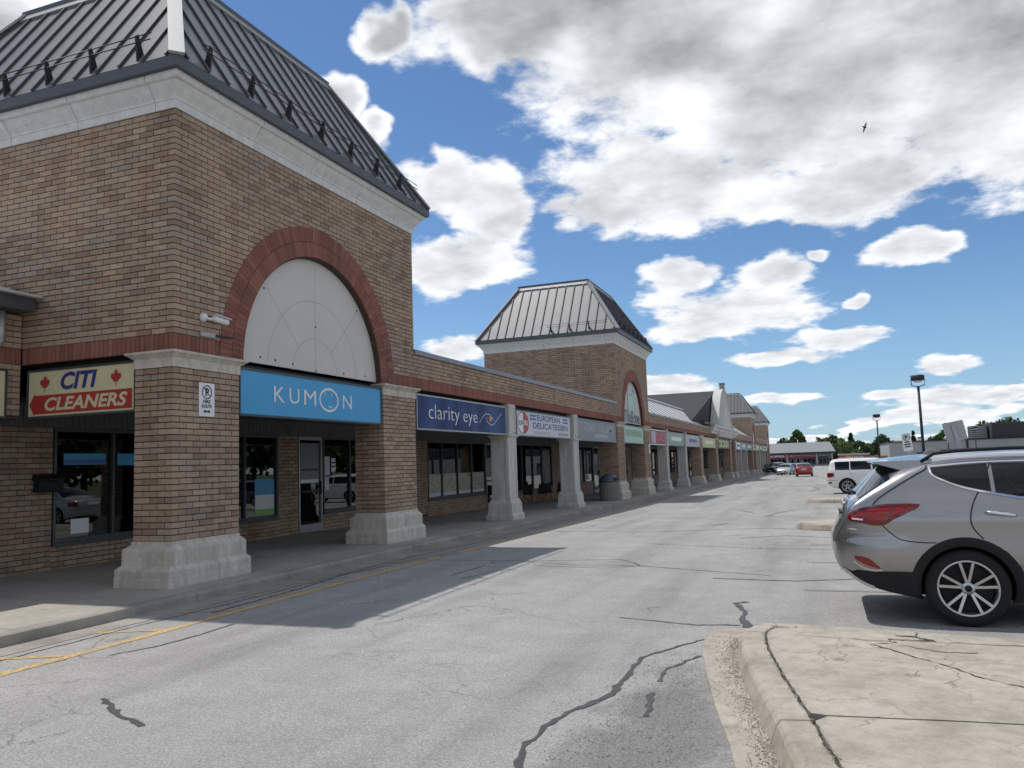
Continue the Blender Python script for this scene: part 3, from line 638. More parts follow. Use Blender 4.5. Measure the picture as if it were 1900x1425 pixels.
def tower(y0, wd, near, geo):
    """near: lay single bricks and panels; geo: brick relief as geometry"""
    y1 = y0 + wd; yc = y0 + wd / 2; xb = -15.0
    core_m = 'mortar' if geo else 'brick_far'
    b = MB()
    # masonry core with the arched opening cut out of the front: built as strips left/right/above
    t = .40; xf = XF - PR
    NA = 40; ang = [math.pi * i / NA for i in range(NA + 1)]
    lo = ZB0 if not geo else ZB0 + .0
    f = [(yc - ARI * math.cos(a), ARZ + ARI * math.sin(a)) for a in ang]
    f[0] = (yc - ARI, ZB0); f[-1] = (yc + ARI, ZB0)
    outer = [(y0 + PR, ZB0)] + [(y0 + PR, ZC + .02)] + [(y1 - PR, ZC + .02)] + [(y1 - PR, ZB0)]
    # front face with arch: fan quads between the arch and the rectangle
    def edge(a):
        dy, dz = -math.cos(a), math.sin(a); k = []
        if abs(dy) > 1e-6: k.append(((y1 - PR - yc) if dy > 0 else (y0 + PR - yc)) / dy)
        if dz > 1e-6: k.append((ZC + .02 - ARZ) / dz)
        s = min(q for q in k if q > 0); return (yc + dy * s, max(ARZ + dz * s, ZB0))
    cor = [math.atan2(ZC + .02 - ARZ, wd / 2 - PR), math.pi - math.atan2(ZC + .02 - ARZ, wd / 2 - PR)]
    angs = sorted(ang + cor); A = [((yc - ARI * math.cos(a)), max(ARZ + ARI * math.sin(a), ZB0)) for a in angs]; Bv = [edge(a) for a in angs]
    vs = []
    for (p, q) in zip(A, Bv): vs += [(xf, p[0], p[1]), (xf, q[0], q[1]), (xf - t, p[0], p[1]), (xf - t, q[0], q[1])]
    fs = []
    for i in range(len(angs) - 1):
        a = 4 * i; c = 4 * (i + 1); fs += [(a, a+1, c+1, c), (a, c, c+2, a+2), (a+2, c+2, c+3, a+3)]
    b.add(vs, fs)
    xi = xf - t
    b.box(xb, xi - .001, y0 + PR, y0 + PR + .35, ZB0, ZC + .02); b.box(xb, xi - .001, y1 - PR - .35, y1 - PR, ZB0, ZC + .02); b.box(xb, xb + .35, y0 + PR + .351, y1 - PR - .351, ZB0, ZC + .02)
    b.add([(xi, y0 + PR, ZB0), (xi, y0 + PR, ZC), (xf, y0 + PR, ZC), (xf, y0 + PR, ZB0)], [(0, 1, 2, 3)]); b.add([(xi, y1 - PR, ZB0), (xi, y1 - PR, ZC), (xf, y1 - PR, ZC), (xf, y1 - PR, ZB0)], [(0, 1, 2, 3)])
    b.box(xb + .36, xi - .01, y0 + PR + .36, y1 - PR - .36, ZC - .15, ZC - .05)      # lid under the roof
    wall = b.build('tower_wall', core_m, plaza)
    if geo:
        sk = lambda u0, u1, za, zb: max(math.hypot(y0 + u - yc, z - ARZ) for u in (u0, u1) for z in (za, zb)) < ARO - .01
        brickface((XF, y0), (0, 1), (1, 0), wd, ZB1 + .0045, 38, wall, 0, True, sk)
        brickface((XF, y0), (-1, 0), (0, -1), 6.45, ZB1 + .0045, 38, wall, 1, True)
        # soldier course round the tower, broken by the arch
        for (ya, yb) in ((y0, yc - ARO - .005), (yc + ARO + .005, y1)):
            soldiers((XF, ya), (0, 1), (1, 0), yb - ya, ZB0, ZB1, wall, near)
        soldiers((XF + .006, y0), (-1, 0), (0, -1), 3.0, ZB0, ZB1, wall, near)
    # arch ring of two rowlock courses
    ring = MB(); shared = {}; rr = random.Random(4)
    for k, (ra, rb) in enumerate(((ARI, (ARI + ARO) / 2 - .005), ((ARI + ARO) / 2 + .005, ARO))):
        nb = int(math.pi * (ra + rb) / 2 / .0883); th = math.pi / nb
        for i in range(nb):
            a = (i + .5) * th; h = th / 2 * .93; tone = int(rr.random() * 6) / 5
            def quad(aa, x):
                return [(x, -r * math.cos(aa + s * h), r * math.sin(aa + s * h)) for r, s in ((ra, -1), (ra, 1), (rb, 1), (rb, -1))]
            if near:
                kk = (k, tone)
                if kk not in shared: q = MB(); q.prism(quad(math.pi/2, .012), (-.09, 0, 0), 0, tone); shared[kk] = q.mesh('arch_brick', 'red_brick')
                o = link('arch_brick', shared[kk], wall, Vector((XF, yc, ARZ + .03)) - wloc(wall)); o.rotation_euler = (math.pi/2 - a, 0, 0)
            else: ring.prism([Vector(v) + Vector((XF, yc, ARZ + .03)) for v in quad(a, .012)], (-.09, 0, 0), 0, tone)
    if not near: tag(ring.build('arch_ring', 'red_brick', wall), kind='stuff')
    b = MB(); vs = []
    for i in range(41):
        a = math.pi * i / 40
        for r in (ARI + .004, ARO - .004): vs += [(XF + .003, yc - r * math.cos(a), ARZ + .03 + r * math.sin(a)), (XF - .3, yc - r * math.cos(a), ARZ + .03 + r * math.sin(a))]
    b.add(vs, [q for i in range(40) for q in ((4*i, 4*i+2, 4*i+6, 4*i+4), (4*i, 4*i+4, 4*i+5, 4*i+1))]); b.build('arch_mortar', 'mortar', wall)
    if not geo:
        b = MB(); b.box(XF - .05, XF + .004, y0, yc - ARO, ZB0, ZB1); b.box(XF - .05, XF + .004, yc + ARO, y1, ZB0, ZB1); b.build('soldier_course', 'red_brick', wall)
    # painted board filling the arch, scored with rings and rays
    b = MB(); pts = [(XF - .13, yc - ARI * math.cos(a), max(ARZ + .03 + ARI * math.sin(a), 3.49)) for a in ang]; b.prism(pts, (-.03, 0, 0)); panel = b.build('arch_board', 'arch_board', wall)
    if near:
        cz = 3.40; g = MB()
        def line(pts2, w_=.012):
            for (p, q) in zip(pts2[:-1], pts2[1:]):
                dd = Vector((q[0]-p[0], q[1]-p[1])).normalized(); nn = Vector((-dd.y, dd.x)) * w_ / 2
                g.add([(XF-.1285, yc+p[0]+nn.x, cz+p[1]+nn.y), (XF-.1285, yc+p[0]-nn.x, cz+p[1]-nn.y), (XF-.1285, yc+q[0]-nn.x, cz+q[1]-nn.y), (XF-.1285, yc+q[0]+nn.x, cz+q[1]+nn.y)], [(0, 1, 2, 3)])
        for r in (.72, 1.42): line([(-r*math.cos(math.pi*(.03+.94*i/30)), r*math.sin(math.pi*(.03+.94*i/30))) for i in range(31)])
        for a, r0 in ((45, .72), (90, .12), (135, .72)): line([(math.cos(R_(a))*r0, math.sin(R_(a))*r0), (math.cos(R_(a))*2.15, math.sin(R_(a))*2.15)])
        g.build('score_line', 'score_grey', panel)
        g = MB()
        for (yy, zz) in ((0, .95), (-.7, .18), (.95, .16), (1.75, .18), (.0, .12), (-1.6, .2), (-1.5, 1.4), (1.45, 1.5), (-1.2,.19)): g.lathe([(.018, XF-.13), (.018, XF-.122)], 8, (0, yc+yy, cz+zz), 'x')
        g.build('bolt', 'dark_metal', panel)
    # stone cornice in blocks
    prof = [(o_, h_ * 1.213) for o_, h_ in [(0, .0), (.028, .0), (.028, .105), (.045, .108), (.045, .135), (.075, .165), (.125, .215), (.162, .265), (.175, .29), (.215, .295), (.235, .315), (.24, .345), (.24, .374), (0, .374)]]
    corn = empty('cornice', (0, 0, 0)); corn.parent = plaza; corn.location = Vector((XF, y0, ZC)) - wloc(plaza)
    def block(a0, a1, axis, m0, m1):
        vs = []
        for e, mt in ((a0, m0), (a1, m1)):
            for (o, h) in prof:
                if axis == 'y': vs.append((XF + o, e + (-o if mt < 0 else o if mt > 0 else 0), ZC + h))
                else: vs.append((e + (o if mt > 0 else -o if mt < 0 else 0), y0 - o, ZC + h))
        n_ = len(prof); b = MB(); b.add(vs, [tuple(range(n_)), tuple(range(n_, 2*n_))[::-1]] + [(i, n_+i, n_+(i+1) % n_, (i+1) % n_) for i in range(n_)])
        b.build('cornice_block', 'cornice_stone', corn)
    if geo:
        cuts = [y0, y0 + 1.75, y0 + 3.35, y0 + 4.95, y0 + 6.5, y1]; G = .006
        for i in range(5): block(cuts[i] + (G if i else 0), cuts[i+1] - (G if i < 4 else 0), 'y', -1 if i == 0 else 0, 1 if i == 4 else 0)
        cx = [XF, XF - .35, XF - 1.9, XF - 3.35, XF - 4.9, -15.0]
        for i in range(5): block(cx[i] - (G if i else 0), cx[i+1] + (G if i < 4 else 0), 'x', 1 if i == 0 else 0, -1 if i == 4 else 0)
    else:
        block(y0, y1, 'y', -1, 1); block(XF, -15.0, 'x', 1, -1)
    # hipped roof frustum
    OV = .30; ZE = 7.522; ZT = 7.68; ZR = 10.45; AI = 1.5; AY = 1.2
    e = dict(x0=xb - OV, x1=XF + OV, y0=y0 - OV, y1=y1 + OV); r = dict(x0=xb + AI - .1, x1=XF - AI, y0=y0 + AI, y1=y1 - AY)
    b = MB(); vs = [(e['x0'],e['y0'],ZT),(e['x1'],e['y0'],ZT),(e['x1'],e['y1'],ZT),(e['x0'],e['y1'],ZT),(r['x0'],r['y0'],ZR),(r['x1'],r['y0'],ZR),(r['x1'],r['y1'],ZR),(r['x0'],r['y1'],ZR)]
    b.add(vs, [(0,1,5,4),(1,2,6,5),(2,3,7,6),(3,0,4,7),(4,5,6,7)]); roof = b.build('tower_roof', 'roof_seam', plaza)
    b = MB(); b.box(e['x0']-.02, e['x1']+.02, e['y0']-.02, e['y1']+.02, ZE, ZT - .001)
    b.build('fascia', 'fascia_metal', roof)
    SP = .445
    def face(A, B, C_, D_, single):
        # eave A->B, ridge D_->C_ above; panels along the eave with standing seams
        A, B, C_, D_ = map(Vector, (A, B, C_, D_)); ex = (B - A).normalized(); L = (B - A).length
        upv = (D_ - A) - ex * (D_ - A).dot(ex); T = upv.length; uy = upv.normalized(); nrm = ex.cross(uy)
        sl = (D_ - A).dot(ex); sr = L - (C_ - A).dot(ex)
        def tmax(s): return max(0, min(T, s / sl * T, (L - s) / sr * T))
        seams = MB(); panels = MB(); k = 0; s0 = -(SP - (L % SP) / 2) if False else 0.0; off = (L % SP) / 2
        ss = [0.0] + [off + i * SP for i in range(int(L / SP) + 1)] + [L]; ss = sorted(set(round(x, 4) for x in ss if 0 <= x <= L))
        for a, c in zip(ss[:-1], ss[1:]):
            if c - a < .05: continue
            kn = [a + .012] + [x for x in (sl, L - sr) if a + .012 < x < c - .012] + [c - .012]
            pts = [A + ex * (a + .012) + uy * .02 + nrm * .012, A + ex * (c - .012) + uy * .02 + nrm * .012] + [A + ex * x + uy * max(tmax(x) - .03, .021) + nrm * .012 for x in kn[::-1]]
            q = MB(); q.prism(pts, -nrm * .008)
            if single: q.build('roof_panel', 'roof_metal', roof)
            else: panels.prism(pts, -nrm * .008)
        for x in ss[1:-1]:
            t = tmax(x)
            if t < .1: continue
            q = MB() if single else seams
            q.obox(A + ex * x + uy * (t / 2) + nrm * .022, ex, uy, nrm, .018, t / 2 - .02, .030)
            if single: q.build('standing_seam', 'roof_seam', roof)
        if not single: tag(panels.build('roof_panels', 'roof_metal', roof), kind='stuff'); tag(seams.build('standing_seams', 'roof_seam', roof), kind='stuff')
        # ridge flashing
        q = MB(); q.obox((C_ + D_) / 2 - uy * .10 + nrm * .03, ex, uy, nrm, (C_ - D_).length / 2, .10, .025); q.build('ridge_flashing', 'roof_trim', roof)
        return ex, uy, nrm, L
    f1 = face(vs[0], vs[1], vs[5], vs[4], geo); f2 = face(vs[1], vs[2], vs[6], vs[5], geo)
    for (a, c) in ((vs[1], vs[5]), (vs[0], vs[4]), (vs[2], vs[6])):
        q = MB()
        a, c = Vector(a), Vector(c); d = (c - a).normalized(); hn = Vector((a.x - c.x, a.y - c.y, 0)).normalized(); sd_ = d.cross(hn).normalized(); nn = sd_.cross(d).normalized()
        if nn.z < 0: nn = -nn
        q.obox((a + c) / 2 + nn * .03, d, sd_, nn, (c - a).length / 2, .11, .02)
        q.build('hip_cap', 'roof_trim', roof)
    q = MB(); q.box(r['x0'] - .06, r['x1'] + .06, r['y0'] - .06, r['y1'] + .06, ZR + .0, ZR + .10); q.build('ridge_cap', 'fascia_metal', roof)
    # snow guards: bracket row carrying two rods
    for fi, (ex, uy, nrm, L) in enumerate((f1, f2)):
        A = Vector(vs[0]) if fi == 0 else Vector(vs[1])
        s0, s1 = (.75, L - .60) if geo and (near or fi == 1) else (L - 3.2, L - .55)
        if not geo: continue
        for h in (.30, .40): 
            q = MB(); q.tube([A + ex * (s0 - .2) + uy * h + nrm * (.06 + h * .42), A + ex * (s1 + .10) + uy * h + nrm * (.06 + h * .42)], .009, 6); q.build('guard_rod', 'dark_metal', roof)
        s = s0; st = .92 if fi == 0 else 1.0
        while s < s1 + .01:
            q = MB(); pts = [A + ex * (s - .02) + uy * .10 + nrm * .012, A + ex * (s - .02) + uy * .30 + nrm * .012, A + ex * (s - .02) + uy * .46 + nrm * .235, A + ex * (s - .02) + uy * .40 + nrm * .25, A + ex * (s - .02) + uy * .24 + nrm * .12]
            q.prism(pts, ex * .03); q.build('guard_bracket', 'dark_metal', roof); s += st
    return wall, roof
def pier(ya, yb, geo=True, depth=.70, front=True, xf=XF):
    zb_ = gz((ya + yb) / 2) + .13; b = MB(); b.box(xf - depth, xf - PR, ya + PR, yb - PR, zb_, ZB0 + .02)
    p_ = b.build('pier', 'mortar' if geo else 'brick_far', plaza)
    base_top = zb_ + .62
    if geo:
        z0 = 3.22 - 28 * CR
        brickface((xf, ya), (0, 1), (1, 0), yb - ya, z0, 28, p_, 0); brickface((xf, ya), (-1, 0), (0, -1), depth, z0, 28, p_, 1)
        base_top = z0
    def ringprof(prof, name, mat, bev=.006):
        b = MB(); vs = []
        kf, kn, kr, kb = (1, 1, 1, 1) if name == 'pier_cap' else (.58, .78, .34, .46)
        for o, z in prof: vs += [(xf - depth - o * kb, ya - o * kn, z), (xf + o * kf, ya - o * kn, z), (xf + o * kf, yb + o * kr, z), (xf - depth - o * kb, yb + o * kr, z)]
        n_ = len(prof); fs = [(3, 2, 1, 0), (4*n_-4, 4*n_-3, 4*n_-2, 4*n_-1)]
        for i in range(n_ - 1):
            for k in range(4): fs.append((4*i+k, 4*i+(k+1) % 4, 4*i+4+(k+1) % 4, 4*i+4+k))
        b.add(vs, fs); return cutbevel(b.build(name, mat, p_), bev, 2)
    h = base_top - zb_; k = h / .62
    ringprof([(.285, zb_ - .02), (.285, zb_ + .135 * k)], 'plinth', 'cast_stone', .012)
    ringprof([(.27, zb_ + .1355 * k), (.275, zb_ + .225 * k), (.262, zb_ + .245 * k), (.20, zb_ + .285 * k), (.17, zb_ + .287 * k), (.165, zb_ + .50 * k), (.155, zb_ + .515 * k), (.055, zb_ + .565 * k), (.03, zb_ + .567 * k), (.03, base_top)], 'pier_base', 'cast_stone', .008)
    ringprof([(.018, 3.222), (.018, 3.36), (.035, 3.37), (.075, 3.405), (.105, 3.42), (.11, 3.455)], 'pier_cap', 'cast_stone', .004)
    return p_
def column(ya, yb, geo=True):
    """square cast-stone column with recessed panels and splayed base"""
    zb_ = gz((ya + yb) / 2) + .13; x0, x1 = XF - .56, XF; top = 2.44; root = empty('column', (0, 0, 0)); root.parent = plaza; root.location = Vector((XF, ya, zb_)) - wloc(plaza)
    h0 = zb_ + .60
    def ringprof(prof, name, o0=0.0):
        b = MB(); vs = []
        for o, z in prof: vs += [(x0 - o, ya - o, z), (x1 + o, ya - o, z), (x1 + o, yb + o, z), (x0 - o, yb + o, z)]
        n_ = len(prof); fs = [(3, 2, 1, 0), (4*n_-4, 4*n_-3, 4*n_-2, 4*n_-1)]
        for i in range(n_ - 1):
            for k in range(4): fs.append((4*i+k, 4*i+(k+1) % 4, 4*i+4+(k+1) % 4, 4*i+4+k))
        b.add(vs, fs); return cutbevel(b.build(name, 'column_stone', root), .006, 2)
    ringprof([(.145, zb_ - .02), (.145, zb_ + .13), (.125, zb_ + .15), (.10, zb_ + .19), (.085, zb_ + .46), (.06, zb_ + .52), (.03, h0)], 'base')
    # shaft: core plus raised frame
    b = MB(); b.box(x0 + .02, x1 - .02, ya + .02, yb - .02, h0, top); b.build('shaft', 'column_stone', root)
    b = MB()
    for (a, c) in ((ya, ya + .085), (yb - .085, yb)): b.box(x1 - .0195, x1 + .004, a, c, h0 + .001, top)
    b.box(x1 - .0195, x1 + .002, ya + .086, yb - .086, h0 + .001, h0 + .12); b.box(x1 - .0195, x1 + .002, ya + .086, yb - .086, top - .10, top - .001)
    for (a, c) in ((x0, x0 + .09), (x1 - .10, x1 - .0196)): b.box(a, c, ya - .003, ya + .0195, h0 + .001, top)
    b.box(x0 + .091, x1 - .101, ya - .001, ya + .0195, top - .10, top - .001); b.box(x0 + .091, x1 - .101, ya - .001, ya + .0195, h0 + .001, h0 + .12)
    cutbevel(b.build('shaft_moulding', 'column_stone', root), .004, 1)
    ringprof([(.012, top + .001), (.018, top + .03), (.065, top + .06), (.075, top + .075), (.075, top + .11), (.02, top + .13)], 'capital')
    b = MB(); b.box(x1 - .25, x1 + .01, ya + .06, yb - .06, top + .131, ZB0); b.build('sign_pilaster', 'column_stone', root)
    b = MB(); 
    for (a, c) in ((ya + .06, ya + .13), (yb - .13, yb - .06)): b.box(x1 + .0105, x1 + .03, a, c, top + .2, ZB0 - .03)
    b.box(x1 + .0105, x1 + .03, ya + .131, yb - .131, ZB0 - .10, ZB0 - .03); b.box(x1 + .0105, x1 + .03, ya + .131, yb - .131, top + .2, top + .27)
    b.build('pilaster_moulding', 'column_stone', root)
    return root
T1 = tower(8.98, 7.38, True, True); T2 = tower(36.04, 7.46, False, True); T3 = tower(114.5, 7.46, False, False); T4 = tower(147.5, 7.46, False, False)
pier(8.98, 10.38); pier(14.93, 16.36); pier(36.04, 37.44); pier(42.06, 43.5)
for ya in (63.2, 73.3, 85.2, 90.4, 114.5, 120.55, 147.5, 153.55): pier(ya, ya + 1.4, False)
for ya in (22.18, 28.93, 48.5, 55.7, 97.3, 105, 128, 135, 141.4): column(ya, ya + .68)
# brick parapets between the towers
def parapet(ya, yb, ztop, geo, coping='coping_metal'):
    nc = int((ztop - ZB1) / CR); b = MB(); b.box(XF - .35, XF - PR if geo else XF, ya, yb, ZB0 + .002, ztop); w_ = b.build('parapet_wall', 'mortar' if geo else 'brick_far', plaza)
    if geo: 
        brickface((XF, ya), (0, 1), (1, 0), yb - ya, ZB1 + .0045, nc, w_, 0, False); soldiers((XF, ya), (0, 1), (1, 0), yb - ya, ZB0, ZB1, w_)
    else:
        b = MB(); b.box(XF - .04, XF + .006, ya + .001, yb - .001, ZB0 + .001, ZB1); b.build('soldier_course', 'red_brick', w_)
    b = MB(); b.box(XF - .40, XF + .035, ya + .002, yb - .002, ztop + .001, ztop + .035); b.box(XF + .016, XF + .035, ya + .002, yb - .002, ztop - .075, ztop + .0005); b.build('coping', coping, w_)
    return w_
parapet(16.36, 36.04, 4.33, True); parapet(43.5, 73.3, 4.22, True, 'roof_trim'); parapet(86.6, 114.5, 4.30, False, 'roof_trim'); parapet(121.96, 147.5, 4.30, False, 'roof_trim')
# flat roof, arcade ceiling, rear walls
b = MB(); b.box(-30, XF - .36, 16.5, 155, 4.0, 4.12); b.box(-30, -15.01, 8.98, 16.49, 4.0, 4.12); b.box(-30, -29.7, 8.98, 155, -1.6, 3.999); b.box(-29.69, XF - .3, 154.6, 155, -1.6, 3.999); b.build('flat_roof', 'far_roof', plaza)
b = MB(); b.box(XS - .3, XF - .30, 9.4, 154.5, 2.93, 3.02); ceil = b.build('arcade_ceiling', 'soffit', plaza)
b = MB()
yy = 9.0
while yy < 60: b.box(XS + .045, XS + .06, yy + .006, yy + .13, 2.58, 2.929); yy += .136
tag(b.build('soffit_boards', 'soffit', plaza), kind='stuff')
b = MB(); b.box(XS - .3, XS + .044, 8.6, 154.5, 2.57, 2.929); b.build('soffit_backing', 'soffit', plaza)
# beams hidden behind the signs
b = MB(); b.box(XF - .34, XF - .25, 10.4, 154, 2.62, 3.455); b.build('sign_beam', 'dark_metal', plaza)
b = MB(); b.box(-11.5, -9.26, 9.16, 9.24, 2.62, 3.455); b.build('sign_beam', 'dark_metal', plaza)
# roof strip of pale standing seam between the second tower and the central gable
def seamroof(ya, yb, x0, z0, x1, z1, cut=None, single=True):
    b = MB(); b.add([(x0, ya, z0), (x0, yb, z0), (x1, yb, z1), (x1, ya, z1), (x1 - .3, ya, z0 - .3), (x1 - .3, yb, z0 - .3)], [(0, 1, 2, 3), (3, 2, 5, 4), (0, 3, 4), (1, 5, 2)]); rf = b.build('sloped_roof', 'light_roof', plaza)
    d = Vector((x1 - x0, 0, z1 - z0)); T = d.length; d.normalize(); n_ = Vector((d.z * -1 if False else -d.z, 0, d.x)); n_ = Vector((d.z, 0, -d.x)); n_ = -n_ if n_.z < 0 else n_
    y_ = ya + .3
    while y_ < yb - .2:
        q = MB(); q.obox(Vector((x0, y_, z0)) + d * (T / 2) + n_ * .006, (0, 1, 0), d, n_, .08, T / 2 - .03, .008); q.build('standing_seam', 'roof_seam', rf); y_ += 1.8
    q = MB(); q.obox(Vector((x1, (ya + yb) / 2, z1)) + n_ * .03, (0, 1, 0), d, n_, (yb - ya) / 2, .14, .05); q.build('ridge_flashing', 'roof_trim', rf)
    return rf
seamroof(43.55, 72.5, XF - .25, 4.27, XF - 2.1, 5.75); seamroof(88, 114.4, XF - .25, 4.35, XF - 2.1, 5.7)
# central gable: curved board front, dark shingle roof behind
YC = 80.3; HW = 6.9
b = MB(); b.add([(XF - .6, YC, 8.15), (-28, YC, 8.15), (XF - .6, YC - 19, 4.15), (-28, YC - 19, 4.15), (XF - .6, YC + 19, 4.15), (-28, YC + 19, 4.15)], [(0, 2, 3, 1), (0, 1, 5, 4), (0, 4, 2), (1, 3, 5)]); b.build('gable_roof', 'shingle', plaza)
NS = 24; prof = []
for i in range(NS + 1):
    t = i / NS; prof.append((HW * (1 - t) ** .46 if t < 1 else 0, 3.55 + 4.75 * t))
pts = [(XF + .25, YC - w_, z) for w_, z in prof] + [(XF + .25, YC + w_, z) for w_, z in prof[::-1][1:]]
b = MB(); b.prism(pts, (-.75, 0, 0)); gab = b.build('gable_front', 'column_stone', plaza)
b = MB(); 
for s in (-1, 1):
    for (a, c) in zip(prof[:-1], prof[1:]):
        p0 = Vector((XF + .25, YC + s * a[0] * .93, 3.55 + (a[1]-3.55) * .95)); p1 = Vector((XF + .25, YC + s * c[0] * .93, 3.55 + (c[1]-3.55) * .95)); d = (p1 - p0)
        if d.length < .01: continue
        b.obox((p0 + p1) / 2 + Vector((.02, 0, 0)), d.normalized(), (1, 0, 0), d.normalized().cross(Vector((1, 0, 0))), d.length / 2, .03, .10)
b.build('gable_moulding', 'cast_stone', gab)
b = MB(); b.box(XF - .15, XF + .3, YC - .35, YC + .35, 8.2, 8.75); b.box(XF - .2, XF + .35, YC - .42, YC + .42, 8.751, 8.86); b.build('finial', 'coping_metal', gab)
b = MB(); b.box(XF - .5, XF + .45, 69.5, 91.0, 4.30, 4.46); b.box(XF - .5, XF + .30, 69.6, 90.9, 4.0, 4.299); b.box(XF - .5, XF + .14, 69.7, 90.8, 3.76, 3.999); b.build('gable_cornice', 'cornice_stone', plaza)
b = MB(); b.box(XF - .6, XF + .02, 73.31, 86.59, ZB0, 3.759); b.build('gable_beam', 'brick_far', plaza)
b = MB(); b.add([(XF + .46, 67.5, 4.47), (XF + .46, 72, 4.47), (XF - 2.6, 72, 5.6), (XF - 2.6, 67.5, 4.47)], [(0, 1, 2, 3)]); b.build('porch_roof', 'shingle', plaza)

# ------------------------------------------------------------------ left wing beyond the corner
wing = tag(empty('left_wing', (-11.55, 0, .13)), 'low brick wing with metal eave at the left edge beside the cleaners sign', 'building')
b = MB(); b.box(-30, -11.562, -40, 8.96, 2.62, 4.25); ww = b.build('wing_wall', 'mortar', wing)
brickface((-11.55, 8.95), (0, -1), (1, 0), 1.6, ZB1 + .0045, 6, ww, 0, False); soldiers((-11.55, 8.95), (0, -1), (1, 0), 1.6, ZB0, ZB1, ww)
brickface((-11.55, 8.95), (0, -1), (1, 0), .36, ZB0 - 9 * CR, 9, ww, 0, False)
b = MB(); b.box(-30, -11.2, -40, 8.90, 4.26, 4.46); b.build('eave_fascia', 'fascia_metal', wing)
b = MB(); b.add([(-11.1, -40, 4.47), (-11.1, 8.93, 4.47), (-14.0, 8.93, 5.4), (-14, -40, 5.4)], [(0, 1, 2, 3)]); b.box(-11.5, -11.09, -40, 8.93, 4.465, 4.50); b.build('wing_roof', 'light_roof', wing)
b = MB(); b.tube([(-11.46, 8.55, 4.25), (-11.46, 8.55, 3.8), (-11.62, 8.55, 3.62), (-11.62, 8.55, .2)], .055, 8); b.build('downspout', 'galv', wing)
b = MB(); b.box(-30, XS - PR, -40, 8.0, .13, 2.62); b.build('wing_lower_wall', 'brick_far', wing)

# ------------------------------------------------------------------ shop fronts
ZWB, ZWT = .57, 2.565
def brickwall_seg(ya, yb, z0, z1, par=0):
    gb = gz((ya + yb) / 2) + .11; b = MB(); b.box(XS - .25, XS - PR, ya, yb, min(z0, gb) if z0 < .5 else z0, z1); w_ = b.build('shop_wall', 'mortar' if ya < 33 else 'brick_far', plaza)
    if ya < 33: 
        n_ = max(1, int(round((z1 - .13) / CR))); nb = int(math.ceil((z1 - z0) / CR - .01)); brickface((XS, ya), (0, 1), (1, 0), yb - ya, z1 - nb * CR, nb, w_, par, False)
def window(ya, yb, mull, z0=ZWB, z1=ZWT, fr='alu_dark'):
    b = MB(); t = .05; b.box(XS - .10, XS + .02, ya, yb, z0, z0 + .07); b.box(XS - .10, XS + .02, ya, yb, z1 - .06, z1)
    for k, y_ in enumerate([ya + t/2] + list(mull) + [yb - t/2]): b.box(XS - .10, XS + .018, y_ - t/2, y_ + t/2, z0 + .0705, z1 - .0605)
    f = b.build('window_frame', fr, plaza)
    cuts = [ya] + list(mull) + [yb]
    for a, c in zip(cuts[:-1], cuts[1:]):
        b = MB(); e = .027 if True else 0; b.box(XS - .045, XS - .039, a + e, c - e, z0 + .071, z1 - .061); b.build('pane', 'shop_glass', f)
    b = MB(); b.box(XS - .05, XS + .06, ya - .02, yb + .02, z0 - .05, z0 - .001); b.build('sill', fr, f)
    return f
def door(ya, yb, z1=ZWT, fr='alu'):
    g = gz(ya) + .135; b = MB(); t = .055
    b.box(XS - .08, XS + .015, ya, ya + t, g, z1); b.box(XS - .08, XS + .015, yb - t, yb, g, z1); b.box(XS - .08, XS + .015, ya + t + .001, yb - t - .001, z1 - .09, z1); b.box(XS - .08, XS + .015, ya + t + .001, yb - t - .001, g, g + .20)
    f = b.build('door', fr, plaza)
    b = MB(); b.box(XS - .035, XS - .029, ya + t, yb - t, g + .20, z1 - .09); b.build('pane', 'shop_glass', f)
    b = MB(); b.box(XS + .016, XS + .06, yb - .13, yb - .10, g + .95, g + 1.30); b.box(XS + .016, XS + .05, ya + t, yb - t, g + 1.02, g + 1.07); b.build('handle', 'dark_metal', f)
    return f
brickwall_seg(8.0, 10.30, .13, 2.57); brickwall_seg(10.30, 13.2, .13, .52); window(10.32, 13.2, [11.59]); brickwall_seg(13.2, 14.2, .13, 2.57)
brickwall_seg(14.2, 16.56, .13, .52); window(14.2, 16.54, [15.32]); brickwall_seg(16.56, 17.36, .13, 2.57); door(17.38, 18.42)
brickwall_seg(18.45, 21.2, .13, .52); window(18.47, 21.2, [19.8]); brickwall_seg(21.2, 24.62, .13, 2.57); brickwall_seg(24.63, 29.7, .03, .52); window(24.64, 29.68, [25.77, 27.07, 28.34]); door(29.75, 30.85)
brickwall_seg(30.9, 38.25, -.1, .40); window(30.9, 38.25, [32.2, 33.94, 35.39, 36.75], .45); brickwall_seg(38.26, 42.4, -.1, 2.57); brickwall_seg(42.4, 45.9, -.15, .45); window(42.4, 45.9, [44.1], .5); door(46.1, 47.4)
brickwall_seg(47.5, 49, -.2, 2.57)
y = 49.0; k = 0
while y < 150:
    brickwall_seg(y, y + 4.6, -1.2, .35); window(y, y + 4.6, [y + 1.5, y + 3.1], .40); door(y + 4.7, y + 5.9); brickwall_seg(y + 6.0, y + 7.4, -1.3, 2.57); y += 7.42; k += 1
b = MB(); b.box(-18.2, -18, 8, 150, -1.4, 2.92); 
for yy in (13.6, 22.8, 30.88, 41, 49, 63, 78, 93, 108, 123, 138): b.box(-18, XS - .26, yy, yy + .12, -1.4, 2.92)
b.build('interior_wall', 'interior', plaza)
b = MB(); b.box(-18, XS - .26, 8, 150, -.3, .0); b.build('interior_floor', 'interior_floor', plaza)
